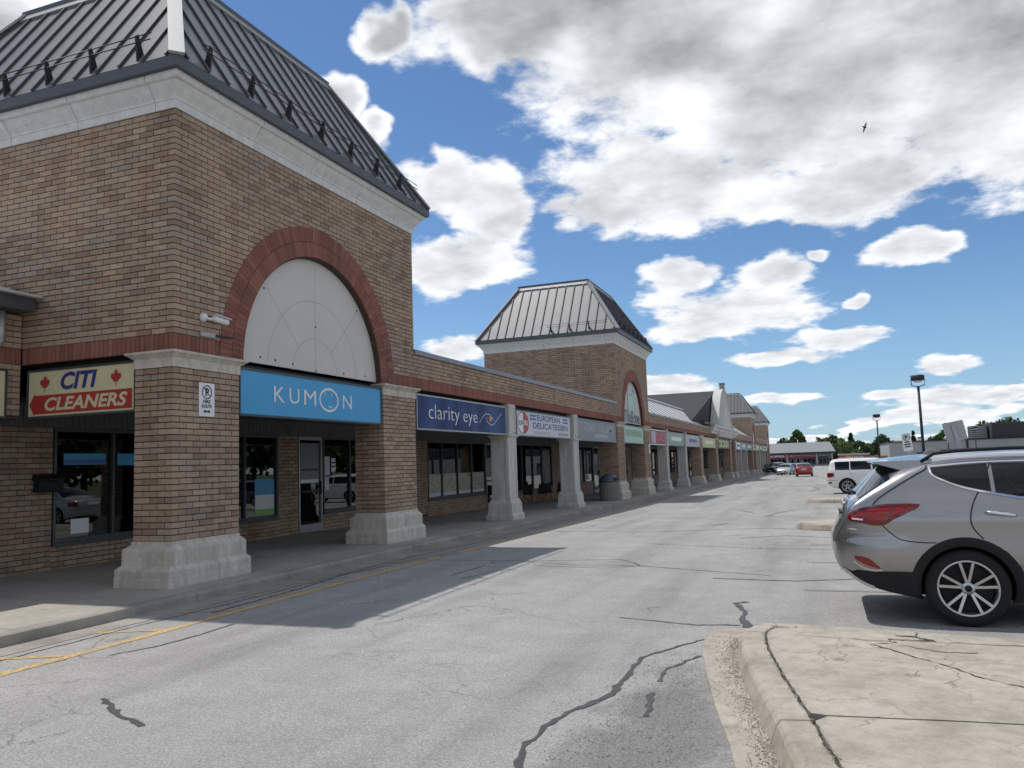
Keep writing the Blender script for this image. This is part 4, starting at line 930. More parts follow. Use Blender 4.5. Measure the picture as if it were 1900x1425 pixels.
# fittings seen dimly inside
for (x, yy, sx_, sy_, h, mt, wh) in ((-14.2, 11, .5, 1.4, 1.0, 'wood', 'behind the mailbox window'), (-15.5, 15.2, .6, 2.0, .9, 'white_plastic', 'left of the glass entrance door'), (-16.5, 19.6, .4, 1.8, 2.0, 'sign_grey', 'right of the glass entrance door'), (-14.6, 26, .5, 2.2, 1.1, 'sign_white', 'behind the flower print windows'), (-14.5, 35.2, .6, 3.5, 1.25, 'sign_grey', 'behind the deli chairs'), (-14.2, 44, .5, 1.6, 1.0, 'wood', 'under the grey sign')):
    o = empty('shop_counter', (x, yy, 0)); b = MB(); b.box(x - sx_/2, x + sx_/2, yy - sy_/2, yy + sy_/2, 0.0, h - .05); tag(o, 'dim counter inside the shop ' + wh, 'counter', 'counters inside the shops'); b.build('carcass', mt, o)
    b = MB(); b.box(x - sx_/2 - .04, x + sx_/2 + .04, yy - sy_/2 - .04, yy + sy_/2 + .04, h - .049, h); b.build('worktop', 'wood', o)
# window graphics
def poster(ya, yb, z0, z1, mat, label, x=XS - .0375, bands=()):
    b = MB(); b.box(x, x + .002, ya, yb, z0, z1); o = tag(b.build('poster', mat, origin=(x, (ya+yb)/2, z0)), label, 'poster')
    for (a, c, mt) in bands:
        q = MB(); q.box(x + .0021, x + .0032, ya + .01, yb - .01, z0 + (z1-z0)*a, z0 + (z1-z0)*c); q.build('print_band', mt, o)
    return o
poster(15.72, 16.44, .66, 1.52, 'sign_sky', 'blue white and green poster low in the window left of the glass door', bands=((.02, .16, 'sign_green_bright'), (.17, .56, 'sign_white')))
poster(10.55, 11.45, 1.92, 2.12, 'sign_sky', 'blue paper strip high in the window beside the black mailbox', bands=((.1, .45, 'sign_blue'),))
poster(11.72, 12.3, 1.90, 2.12, 'sign_sky', 'blue paper strip partly hidden by the corner brick pier')
poster(10.72, 11.1, .70, .96, 'sign_white', 'white notice at the bottom of the window beside the mailbox')
poster(17.5, 18.3, 1.35, 2.40, 'sign_grey', 'grey frosted film on the upper glass of the entrance door', x=XS-.0275, bands=((.32, .36, 'sign_black'), (.02, .10, 'sign_white')))
poster(18.56, 18.85, 1.55, 2.05, 'sign_lilac', 'pale notice taped beside the entrance door, upper one'); poster(18.55, 18.8, 1.15, 1.5, 'sign_lilac', 'pale notice taped beside the entrance door, lower one'); poster(18.92, 19.12, 1.65, 2.0, 'sign_white', 'small white notice with black squares beside the entrance door', bands=((.3, .42, 'sign_black'), (.6, .72, 'sign_black')))
for i, (a, c) in enumerate(((24.72, 25.72), (25.83, 27.0), (27.13, 28.28), (28.4, 29.6))):
    poster(a, c, .66, 1.42, 'paper_mix', 'colourful fruit and flower print in the shop window, pane number %s from the left' % ('one', 'two', 'three', 'four')[i], bands=((.0, .16, 'sign_lilac'),))
# all laid bricks: the largest in view become single objects
def area(bk):
    key, c, d, n, hw, hd, hh, tone, full = bk
    if not full: return 0
    q = [px_of(c + n * hd + d * (sx_ * hw) + Vector((0, 0, sz * hh))) for sx_, sz in ((-1, -1), (1, -1), (1, 1), (-1, 1))]
    if any(v is None for v in q) or any(v[0] < 4 or v[0] > 1896 or v[1] < 4 or v[1] > 1420 for v in q): return 0
    if n.dot(Vector((0, 0, CAMZ)) - c) < 0: return 0
    if c.x < -11.4: return 0
    return abs(sum(q[i][0] * q[(i+1) % 4][1] - q[(i+1) % 4][0] * q[i][1] for i in range(4))) / 2
order = sorted(range(len(BRK)), key=lambda i: -area(BRK[i])); pick = set(order[:300]); shb = {}
for i, (key, c, d, n, hw, hd, hh, tone, full) in enumerate(BRK):
    mb, par, mt = WORKS[key]
    if i in pick:
        k_ = (int(tone * 14), abs(d.x) > .5)
        if k_ not in shb: q = MB(); q.obox((0, 0, 0), d, n, (0, 0, 1), hw, hd, hh, 0, k_[0] / 13); shb[k_] = q.mesh('brick', 'brick')
        link('brick', shb[k_], par, c - wloc(par))
    else: mb.obox(c, d, n, (0, 0, 1), hw, hd, hh, 0, tone)
for key, (mb, par, mt) in WORKS.items():
    if mb.f: tag(mb.build('brickwork', mt, par), kind='stuff')

# ------------------------------------------------------------------ signs
RY = (0, 1, 0); RX = (1, 0, 0); UZ = (0, 0, 1)
def fsign(y0, y1, z0, z1, panel, label, frame='alu_dark', x=XF - .03, dep=.16, cat='shop sign', border=.035):
    root = tag(empty('shop_sign', (x, (y0+y1)/2, z0)), label, cat)
    b = MB(); b.box(x - dep, x - .004, y0 + border, y1 - border, z0 + border, z1 - border); b.build('sign_panel', panel, root)
    b = MB(); b.box(x - dep, x + .012, y0, y1, z0, z0 + border - .0005); b.box(x - dep, x + .012, y0, y1, z1 - border + .0005, z1); b.box(x - dep, x + .010, y0, y0 + border - .0005, z0 + border, z1 - border); b.box(x - dep, x + .010, y1 - border + .0005, y1, z0 + border, z1 - border); b.build('sign_frame', frame, root)
    return root, x - .004
def ring(n=40): return [(math.cos(2*math.pi*i/n), math.sin(2*math.pi*i/n)) for i in range(n)]
# arrow sign of the cleaners on the tower side, faces -Y
YS = 9.02
root = tag(empty('shop_sign', (-10.38, YS, 2.61)), 'cream cleaners sign with red arrow and two maple leaves', 'shop sign')
b = MB(); b.box(-11.44, -9.31, YS, YS + .14, 2.645, 3.335); b.build('sign_panel', 'sign_cream', root)
b = MB(); b.box(-11.48, -9.27, YS - .012, YS + .14, 2.61, 2.6445); b.box(-11.48, -9.27, YS - .012, YS + .14, 3.3355, 3.37); b.box(-11.48, -11.4405, YS - .010, YS + .14, 2.645, 3.335); b.box(-9.3095, -9.27, YS - .010, YS + .14, 2.645, 3.335); b.build('sign_frame', 'alu_dark', root)
MAPLE = [(0,1),(.12,.72),(.30,.80),(.24,.30),(.50,.55),(.56,.38),(.86,.44),(.76,.16),(.92,.05),(.42,-.34),(.48,-.50),(.06,-.44),(.06,-1),(-.06,-1),(-.06,-.44),(-.48,-.50),(-.42,-.34),(-.92,.05),(-.76,.16),(-.86,.44),(-.56,.38),(-.50,.55),(-.24,.30),(-.30,.80),(-.12,.72)]
for cx in (-11.10, -9.66): shape(MAPLE, 'sign_red', root, (cx, YS, 3.145), RX, UZ, .12, .135, .004, 'maple_leaf')
lettering('CITI', 'sign_navy_text', root, (-10.40, YS, 3.16), RX, UZ, .74, .27, .035, .22, .005)
shape([(-1.045, 0), (-.93, .185), (-.93, .145), (1.03, .145), (1.03, -.145), (-.93, -.145), (-.93, -.185)], 'sign_red', root, (-10.375, YS, 2.82), RX, UZ, 1, 1, .004, 'arrow')
lettering('CLEANERS', 'sign_cream', root, (-10.26, YS, 2.82), RX, UZ, 1.66, .205, .03, .22, .008)
# beige sign on the wing, cut by the picture edge
root, xs = fsign(6.6, 8.70, 2.61, 3.37, 'sign_cream', 'plain cream sign box on the low wing at the left edge', x=-11.5)
# sky-blue sign
root, xs = fsign(10.42, 14.90, 2.585, 3.365, 'sign_sky', 'sky blue sign with white outlined face letter under the big arch', frame='alu_dark')
for ch, y0, y1, z0, z1 in (('K', 11.305, 11.60, 2.855, 3.125), ('U', 11.73, 12.02, 2.855, 3.125), ('M', 12.16, 12.53, 2.855, 3.125), ('N', 13.42, 13.74, 2.855, 3.115)):
    lettering(ch, 'sign_white', root, (xs, (y0+y1)/2, (z0+z1)/2), RY, UZ, y1 - y0, z1 - z0, .0, 0, .005)
stroke(ring(), .042, 'sign_white', root, (xs, 12.95, 2.985), RY, UZ, .30, .205, .005, 'face_ring', True)
for dy, a in ((-.12, .10), (.10, .07)): stroke([(dy, a), (dy + .005, a + .05)], .02, 'sign_white', root, (xs, 12.95, 2.985), RY, UZ, 1, 1, .005, 'face_eye')
stroke([(-.02, -.115), (.05, -.135), (.11, -.125)], .02, 'sign_white', root, (xs, 12.95, 2.985), RY, UZ, 1, 1, .005, 'face_mouth')
# navy sign
root, xs = fsign(16.48, 22.12, 2.535, 3.365, 'sign_navy', 'navy sign reading clarity eye with a drawn eye', frame='alu')
lettering('clarity', 'sign_white', root, (xs, 17.98, 2.93), RY, UZ, 1.75, .46, -.012, 0, .005); lettering('eye', 'sign_white', root, (xs, 19.55, 2.865), RY, UZ, .92, .33, -.012, 0, .005)
stroke([(-.9, -.13), (-.62, .06), (-.38, .14), (-.12, .13), (.14, .02), (.22, -.04)], .022, 'sign_lilac', root, (xs, 21.0, 2.95), RY, UZ, .95, 1.0, .005, 'eye_line'); stroke([(-.42, .05), (-.28, -.09), (-.05, -.17), (.2, -.13), (.5, .03), (.85, .20)], .022, 'sign_lilac', root, (xs, 21.0, 2.95), RY, UZ, .95, 1.0, .005, 'eye_line')
shape(ring(18), 'sign_orange', root, (xs, 20.95, 2.96), RY, UZ, .10, .075, .005, 'eye_pupil')
# white delicatessen sign
root, xs = fsign(23.02, 28.72, 2.53, 3.33, 'sign_lilac', 'white delicatessen sign with red roundel and blue stripes', frame='sign_grey')
cY, cZ = 23.62, 2.95
shape(ring(28), 'sign_white', root, (xs, cY, cZ), RY, UZ, .50, .33, .003, 'roundel'); shape([(0, 1)] + [(math.cos(a), math.sin(a)) for a in np.linspace(math.pi/2, -math.pi/2, 16)], 'sign_red', root, (xs, cY, cZ), RY, UZ, .50, .33, .005, 'roundel_half')
stroke(ring(32), .03, 'sign_maroon', root, (xs, cY, cZ), RY, UZ, .50, .33, .006, 'roundel_ring', True)
lettering('SUN', 'sign_maroon', root, (xs, cY - .22, cZ), RY, UZ, .40, .16, .02, 0, .007); lettering('ERS', 'sign_white', root, (xs, cY + .22, cZ), RY, UZ, .38, .16, .02, 0, .007)
lettering('EUROPEAN', 'sign_navy_text', root, (xs, 26.2, 3.16), RY, UZ, 2.5, .20, .012, 0, .005); lettering('DELICATESSEN', 'sign_navy_text', root, (xs, 26.45, 2.90), RY, UZ, 3.8, .20, .012, 0, .005); lettering('905-420-7070', 'sign_grey', root, (xs, 27.8, 2.67), RY, UZ, 1.2, .10, .008, 0, .005)
for yy in (24.55, 28.1): 
    for zz in (3.21, 3.10): shape([(-.3, -.035), (.3, -.035), (.3, .035), (-.3, .035)], 'sign_blue', root, (xs, yy, zz), RY, UZ, 1, 1, .005, 'stripe')
for i in range(7): shape([(-.08, -.04), (.08, -.04), (.08, .04), (-.08, .04)], 'sign_grey_text', root, (xs, 24.7 + i * .25, 2.67), RY, UZ, 1, 1, .005, 'small_print')
# grey sign
root, xs = fsign(29.72, 35.9, 2.50, 3.36, 'sign_grey', 'dull grey sign with worn pale serif name beside the second tower', frame='sign_grey')
lettering('SUSAN', 'sign_grey_text', root, (xs, 31.4, 3.05), RY, UZ, 1.7, .32, .012, 0, .005); lettering('WILLIAMS', 'sign_grey_text', root, (xs, 34.0, 3.05), RY, UZ, 2.7, .32, .012, 0, .005)
for i in range(5): shape([(-.16, -.07), (.16, -.07), (.16, .07), (-.16, .07)], 'sign_grey_text', root, (xs, 32.4 + i * .42, 2.72), RY, UZ, 1, 1, .005, 'small_print')
# second tower: animal emblem board and the mint sign below
yc = 36.04 + 3.73
root = tag(empty('arch_sign', (XF - .12, yc, 3.5)), 'grey arch board with mint bone shaped animal and blue name on second tower', 'shop sign')
DOG = [(-.95,1.55),(-.78,1.62),(-.55,1.25),(-.35,.95),(0,.85),(.3,.95),(.5,1.3),(.75,1.42),(.95,1.25),(.9,.6),(.95,.1),(1.15,-.4),(1.2,-.95),(.95,-1.15),(.7,-.8),(.4,-.3),(.1,-.1),(-.25,-.3),(-.45,-.75),(-.7,-.95),(-.95,-.7),(-1.05,.0),(-.9,.5),(-1.05,1.0)]
shape(DOG, 'sign_dkteal', root, (XF - .127, yc, 4.45), RY, UZ, .80, .56, .003, 'emblem_outline'); shape(DOG, 'sign_mint', root, (XF - .127, yc, 4.46), RY, UZ, .70, .49, .007, 'emblem')
lettering('TheBone', 'sign_dkteal', root, (XF - .127, yc + .1, 3.83), RY, UZ, 3.5, .62, .02, 0, .011)
root, xs = fsign(37.47, 42.03, 2.50, 3.36, 'sign_mint', 'mint green sign under the second tower arch', frame='sign_grey'); shape([(-1.9, 0), (1.9, 0), (1.9, .32), (-1.9, .32)], 'sign_green', root, (xs, 39.75, 2.85), RY, UZ, 1, 1, .003, 'band')
# red letter sign
root, xs = fsign(43.6, 48.4, 2.50, 3.36, 'sign_black', 'dark sign with bold red letters after the second tower', frame='sign_white', border=.05); shape([(-.65, -.32), (.65, -.32), (.65, .32), (-.65, .32)], 'sign_pink', root, (xs, 44.75, 2.93), RY, UZ, 1, 1, .004, 'block'); lettering('DANCE', 'sign_brightred', root, (xs, 46.85, 2.93), RY, UZ, 2.75, .62, .06, 0, .006)
for (a, c, mt, lb) in ((49.25, 55.6, 'sign_green', 'green sign between the first two slim columns after the second tower'), (56.45, 63.1, 'sign_grey_text', 'pale sign just before the brick pier near the gable'), (64.7, 73.2, 'sign_yellowish', 'dull yellow sign next to the central gable'), (92, 97.2, 'sign_white', 'white sign just past the central gable'), (98.05, 104.9, 'sign_teal', 'teal sign second past the central gable'), (105.75, 114.4, 'sign_grey', 'grey brown sign just before the third tower'), (115.95, 120.5, 'sign_lilac', 'pale sign under the third tower arch'), (122, 127.9, 'sign_yellowish', 'yellowish sign just after the third tower'), (128.75, 134.9, 'sign_teal', 'teal sign halfway between the last two towers'), (135.75, 147.4, 'sign_cream', 'cream sign just before the farthest tower')):
    root, xs = fsign(a, c, 2.50, 3.36, mt, lb, frame='sign_grey')
    lettering('222' if a > 60 else 'ooo', 'sign_white' if mt != 'sign_white' else 'sign_navy_text', root, (xs, (a+c)/2, 2.93), RY, UZ, (c-a)*.55, .3, .02) if False else shape([(-.3, -.12), (.3, -.12), (.3, .12), (-.3, .12)], 'sign_white' if mt not in ('sign_white', 'sign_lilac', 'sign_grey_text', 'sign_cream') else 'sign_navy_text', root, (xs, (a+c)/2, 2.95), RY, UZ, (c-a), 1, .004, 'band')
root, xs = fsign(74.8, 85.1, 2.50, 3.44, 'sign_black', 'dark sign with pale yellow figures under the central gable', frame='dark_metal'); lettering('220', 'sign_yellowish', root, (xs, 80, 2.97), RY, UZ, 8.2, .7, .05, 0, .006)
root = tag(empty('gable_sign', (XF + .3, YC, 3.8)), 'narrow pointed panel with pink figure on the central gable front', 'shop sign')
shape([(-3.0, 0), (3.2, 0), (2.6, 1.6), (1.5, 2.7), (.3, 3.2), (-1, 2.8), (-2.4, 1.6)], 'arch_board', root, (XF + .252, YC + .4, 3.75), RY, UZ, 1, .9, .004, 'board'); shape([(-.8, 0), (.9, .1), (.5, 1.0), (.9, 2.0), (-.2, 2.5), (-.9, 1.8), (-.3, 1.0)], 'sign_pink', root, (XF + .252, YC + .8, 3.9), RY, UZ, 1.2, .85, .01, 'figure')
root = tag(empty('arch_sign', (XF - .12, 118.2, 3.5)), 'small pale panel in the third tower arch', 'shop sign'); shape([(-1.4, 0), (1.4, 0), (1.0, 1.1), (0, 1.6), (-1.0, 1.1)], 'sign_pink', root, (XF - .127, 118.2, 3.6), RY, UZ, 1, 1, .006, 'board')

# fire route plate on the corner pier
root = tag(empty('parking_sign', (XF, 9.655, 2.53)), 'white fire route no parking plate on the corner brick pier', 'sign')
x = XF + .008
b = MB(); b.box(XF + .003, x, 9.49, 9.82, 2.53, 3.035); cutbevel(b.build('plate', 'sign_white', root), .002, 1)
stroke(ring(28), .016, 'sign_black', root, (x, 9.655, 2.895), RY, UZ, .098, .098, .003, 'ring', True); lettering('P', 'sign_black', root, (x, 9.66, 2.895), RY, UZ, .075, .125, .035, 0, .004); stroke([(-.068, .068), (.068, -.068)], .014, 'sign_black', root, (x, 9.655, 2.895), RY, UZ, 1, 1, .006, 'slash')
lettering('FIRE', 'sign_black', root, (x, 9.655, 2.755), RY, UZ, .15, .052, .03, 0, .003); lettering('ROUTE', 'sign_black', root, (x, 9.655, 2.685), RY, UZ, .205, .052, .03, 0, .003)
shape([(-.075, 0), (-.035, .032), (-.035, .012), (.035, .012), (.035, .032), (.075, 0), (.035, -.032), (.035, -.012), (-.035, -.012), (-.035, -.032)], 'sign_black', root, (x, 9.655, 2.605), RY, UZ, 1, 1, .003, 'arrow')
# small plate on second tower pier
root = tag(empty('parking_sign', (XF, 43.2, 2.2)), 'tiny white plate on the far pier of the second tower', 'sign'); b = MB(); b.box(XF + .004, XF + .012, 43.05, 43.38, 2.0, 2.5); b.build('plate', 'sign_white', root); shape([(-.1, -.08), (.1, -.08), (.1, .08), (-.1, .08)], 'sign_pink', root, (XF + .012, 43.21, 2.33), RY, UZ, 1, 1, .003, 'print')
# security camera
root = tag(empty('security_camera', (XF, 9.56, 4.0)), 'white bullet security camera on the brick tower left of the arch', 'camera')
b = MB(); b.lathe([(.062, 0), (.07, .01), (.07, .025), (.055, .06), (.03, .085)], 20, (XF, 9.56, 4.02), 'x'); b.build('mount', 'white_plastic', root)
b = MB(); b.tube([(XF + .07, 9.56, 4.0), (XF + .12, 9.60, 3.99), (XF + .15, 9.66, 4.005)], .022, 8); b.build('bracket', 'white_plastic', root)
b = MB(); d = Vector((.12, .98, -.10)).normalized(); s = Vector((XF + .15, 9.63, 4.0)); b.tube([s, s + d * .03, s + d * .25, s + d * .27], [.036, .045, .047, .044], 14); b.build('housing', 'white_plastic', root)
b = MB(); u_ = Vector((0, 0, 1)); sd_ = d.cross(u_).normalized(); up_ = sd_.cross(d); b.obox(s + d * .16 + up_ * .055, d, sd_, up_, .15, .05, .006); b.build('visor', 'white_plastic', root)
b = MB(); b.tube([s + d * .2705, s + d * .274], .037, 14); b.build('lens', 'black_gloss', root)
root = tag(empty('wall_bracket', (XF, 9.6, 3.78)), 'flat metal lamp bracket on the tower just under the security camera', 'bracket')
b = MB(); b.box(XF + .008, XF + .03, 9.50, 9.83, 3.735, 3.80); b.build('back_plate', 'galv', root); b = MB(); b.obox((XF + .05, 9.98, 3.775), (.05, 1, .03), (0, 0, 1), (1, 0, 0), .17, .012, .02); b.build('arm', 'dark_metal', root)
# wall mailbox
root = tag(empty('mailbox', (XS, 10.16, 1.46)), 'black wall mailbox left of the shop window', 'mailbox')
b = MB(); b.box(XS + .004, XS + .16, 9.93, 10.40, 1.46, 1.66); cutbevel(b.build('body', 'black_plastic', root), .012)
b = MB(); b.prism([(XS + .004, 9.91, 1.765), (XS + .06, 9.91, 1.765), (XS + .185, 9.91, 1.69), (XS + .185, 9.91, 1.655), (XS + .17, 9.91, 1.6605), (XS + .004, 9.91, 1.6605)], (0, .51, 0)); cutbevel(b.build('lid', 'black_plastic', root), .006)
# litter bin
bx, by = -8.78, 34.95; g = gz(by) + .13
root = tag(empty('litter_bin', (bx, by, g)), 'round ribbed concrete litter bin with blue grey dome before the second tower', 'litter bin')
b = MB(); n_ = 40; vs = []
prof = [(.40, 0), (.43, .03), (.43, .74), (.40, .80)]
for (r, h) in prof:
    for k in range(n_): t = 2*math.pi*k/n_; rr = r * (1 if k % 2 else .965); vs.append((bx + rr*math.cos(t), by + rr*math.sin(t), g + h))
b.add(vs, [(i*n_+k, i*n_+(k+1) % n_, (i+1)*n_+(k+1) % n_, (i+1)*n_+k) for i in range(3) for k in range(n_)] + [tuple(range(n_))[::-1], tuple(3*n_+k for k in range(n_))]); b.build('drum', 'concrete_bin', root)
b = MB(); b.lathe([(.38, .801), (.405, .815), (.405, .86), (.39, .95), (.34, 1.05), (.25, 1.12), (.12, 1.16), (.02, 1.17)], 28, (bx, by, g)); b.build('dome_lid', 'bin_lid', root)
b = MB(); b.obox((bx + .35, by - .14, g + .93), (.93, -.37, 0), (.37, .93, 0), (0, 0, 1), .05, .13, .06); b.build('flap', 'dark_metal', root)
# deli chairs
def chair(x, y_, rz, label):
    root = tag(empty('chair', (x, y_, gz(y_) + .13), rz), label, 'chair', 'chairs outside the delicatessen')
    def seatf(u, v):
        a = (u - .5) * .44; t = v
        if t < .5: q = t / .5; return (a * (.9 + .1*q), -.22 + .44 * q, .45 - .02 * math.sin(q * math.pi) + .03 * abs(a))
        q = (t - .5) / .5; return (a * (1 - .15 * q), .22 + .10 * q, .45 + .40 * q - .03 * (1 - abs(2*u-1)))
    b = MB(); b.grid(seatf, 8, 12); o = b.build('seat_shell', 'black_plastic', root, local=True); so_ = o.modifiers.new('s', 'SOLIDIFY'); so_.thickness = .02
    for sx_, sy_ in ((-1, -1), (1, -1), (-1, 1), (1, 1)):
        b = MB(); b.tube([(sx_ * .10, sy_ * .10, .43), (sx_ * .22, sy_ * .22, 0)], [.018, .012], 8); b.build('leg', 'wood', root, local=True)
    b = MB(); b.tube([(-.16, -.16, .2), (.16, .16, .2)], .006, 6); b.tube([(.16, -.16, .2), (-.16, .16, .2)], .006, 6); b.build('brace', 'dark_metal', root, local=True)
for i, (yy, rz) in enumerate(((32.0, .4), (33.3, -2.6), (34.6, .5), (35.9, -2.5))): chair(-11.5 + .15 * (i % 2), yy, rz, 'black shell chair with wooden legs outside the deli, %s from the left' % ('first', 'second', 'third', 'fourth')[i])

# ------------------------------------------------------------------ cars (x forward from the rear bumper, y to the left)
TAB = {}
TAB['suv'] = dict(L=4.9, wx=(1.17, 3.97), wr=.362, tw=.235, rim=.265, hw=.945,
  zb=([0,.03,.08,.2,.35,.7,1.0,4.0,4.5,4.75,4.88,4.9],[.70,.58,.50,.42,.34,.25,.22,.22,.24,.30,.45,.52]),
  zt=([0,.04,.10,.14,.18,.26,.42,.58,.70,1.0,1.6,2.4,2.9,3.2,3.6,3.95,4.1,4.5,4.75,4.87,4.9],[.80,.88,1.0,1.11,1.20,1.27,1.43,1.56,1.61,1.65,1.675,1.665,1.62,1.54,1.33,1.13,1.08,1.0,.90,.74,.62]),
  zs=([0,.04,.10,.14,.2,.31,.56,.76,.95,1.3,2.0,2.6,3.0,3.3,3.7,3.95,4.2,4.6,4.8,4.88,4.9],[.75,.82,.93,1.03,1.14,1.22,1.36,1.47,1.55,1.585,1.59,1.565,1.49,1.36,1.14,1.04,.99,.91,.77,.64,.57]),
  wp=([0,.03,.08,.15,.25,.45,.8,3.6,4.3,4.6,4.8,4.9],[.56,.74,.85,.92,.965,.99,1,1,.97,.90,.76,.5]),
  ws=([.2,.35,.5,.7,.85,1.0,1.08,1.2,1.3,1.45,1.55,1.65],[.84,.90,.93,.945,.941,.943,.93,.885,.85,.785,.73,.67]))
TAB['boxy'] = dict(L=4.53, wx=(.92, 3.68), wr=.36, tw=.235, rim=.25, hw=.92,
  zb=([0,.03,.10,.3,.6,3.9,4.3,4.5,4.53],[.62,.50,.42,.30,.24,.24,.26,.42,.5]),
  zt=([0,.03,.06,.10,.16,.24,.40,.8,1.6,2.2,2.6,3.1,3.4,3.7,4.2,4.42,4.5,4.53],[.78,.92,1.02,1.15,1.40,1.56,1.63,1.67,1.68,1.65,1.57,1.25,1.10,1.06,1.0,.9,.75,.62]),
  zs=([0,.03,.06,.10,.16,.24,.40,.8,1.6,2.2,2.6,3.1,3.4,3.7,4.2,4.42,4.5,4.53],[.72,.86,.97,1.09,1.33,1.49,1.56,1.585,1.59,1.56,1.46,1.14,1.01,.98,.92,.8,.66,.56]),
  wp=([0,.03,.08,.16,.3,.6,3.2,3.9,4.3,4.45,4.53],[.70,.84,.92,.965,.99,1,1,.98,.90,.78,.55]),
  ws=([.2,.35,.5,.7,.9,1.0,1.1,1.25,1.4,1.55,1.65],[.83,.88,.905,.92,.92,.915,.90,.84,.79,.735,.68]))
TAB['sedan'] = dict(L=4.6, wx=(.95, 3.65), wr=.32, tw=.205, rim=.22, hw=.89,
  zb=([0,.04,.15,.4,.7,3.9,4.3,4.55,4.6],[.55,.42,.32,.24,.19,.19,.22,.34,.45]),
  zt=([0,.04,.08,.14,.5,.75,1.1,1.5,2.1,2.6,3.0,3.4,3.6,4.1,4.4,4.55,4.6],[.66,.82,.92,.98,1.03,1.10,1.30,1.43,1.46,1.41,1.25,1.02,.96,.88,.78,.62,.52]),
  zs=([0,.04,.08,.14,.5,.75,1.1,1.5,2.1,2.6,3.0,3.4,3.6,4.1,4.4,4.55,4.6],[.60,.76,.86,.92,.96,1.01,1.20,1.345,1.375,1.32,1.13,.94,.90,.82,.70,.54,.48]),
  wp=([0,.04,.10,.2,.4,.8,3.2,3.9,4.3,4.5,4.6],[.62,.78,.88,.95,.985,1,1,.97,.88,.72,.5]),
  ws=([.15,.3,.45,.6,.8,.9,1.0,1.15,1.3,1.45],[.80,.86,.885,.89,.88,.87,.83,.75,.68,.60]))
TAB['hatch'] = dict(TAB['sedan']); TAB['hatch'].update(L=4.25, wx=(.78, 3.35),
  zt=([0,.04,.08,.14,.22,.5,.8,1.3,1.9,2.4,2.8,3.1,3.3,3.8,4.05,4.2,4.25],[.66,.84,.95,1.03,1.12,1.32,1.43,1.47,1.47,1.40,1.22,1.04,.98,.90,.80,.62,.52]),
  zs=([0,.04,.08,.14,.22,.5,.8,1.3,1.9,2.4,2.8,3.1,3.3,3.8,4.05,4.2,4.25],[.60,.78,.88,.95,1.02,1.22,1.34,1.385,1.38,1.30,1.10,.95,.92,.84,.72,.55,.48]),
  zb=([0,.04,.15,.4,.7,3.6,4.0,4.2,4.25],[.55,.42,.32,.24,.19,.19,.22,.34,.45]), wp=([0,.04,.10,.2,.4,.8,3.0,3.6,4.0,4.17,4.25],[.62,.78,.88,.95,.985,1,1,.97,.88,.72,.5]))
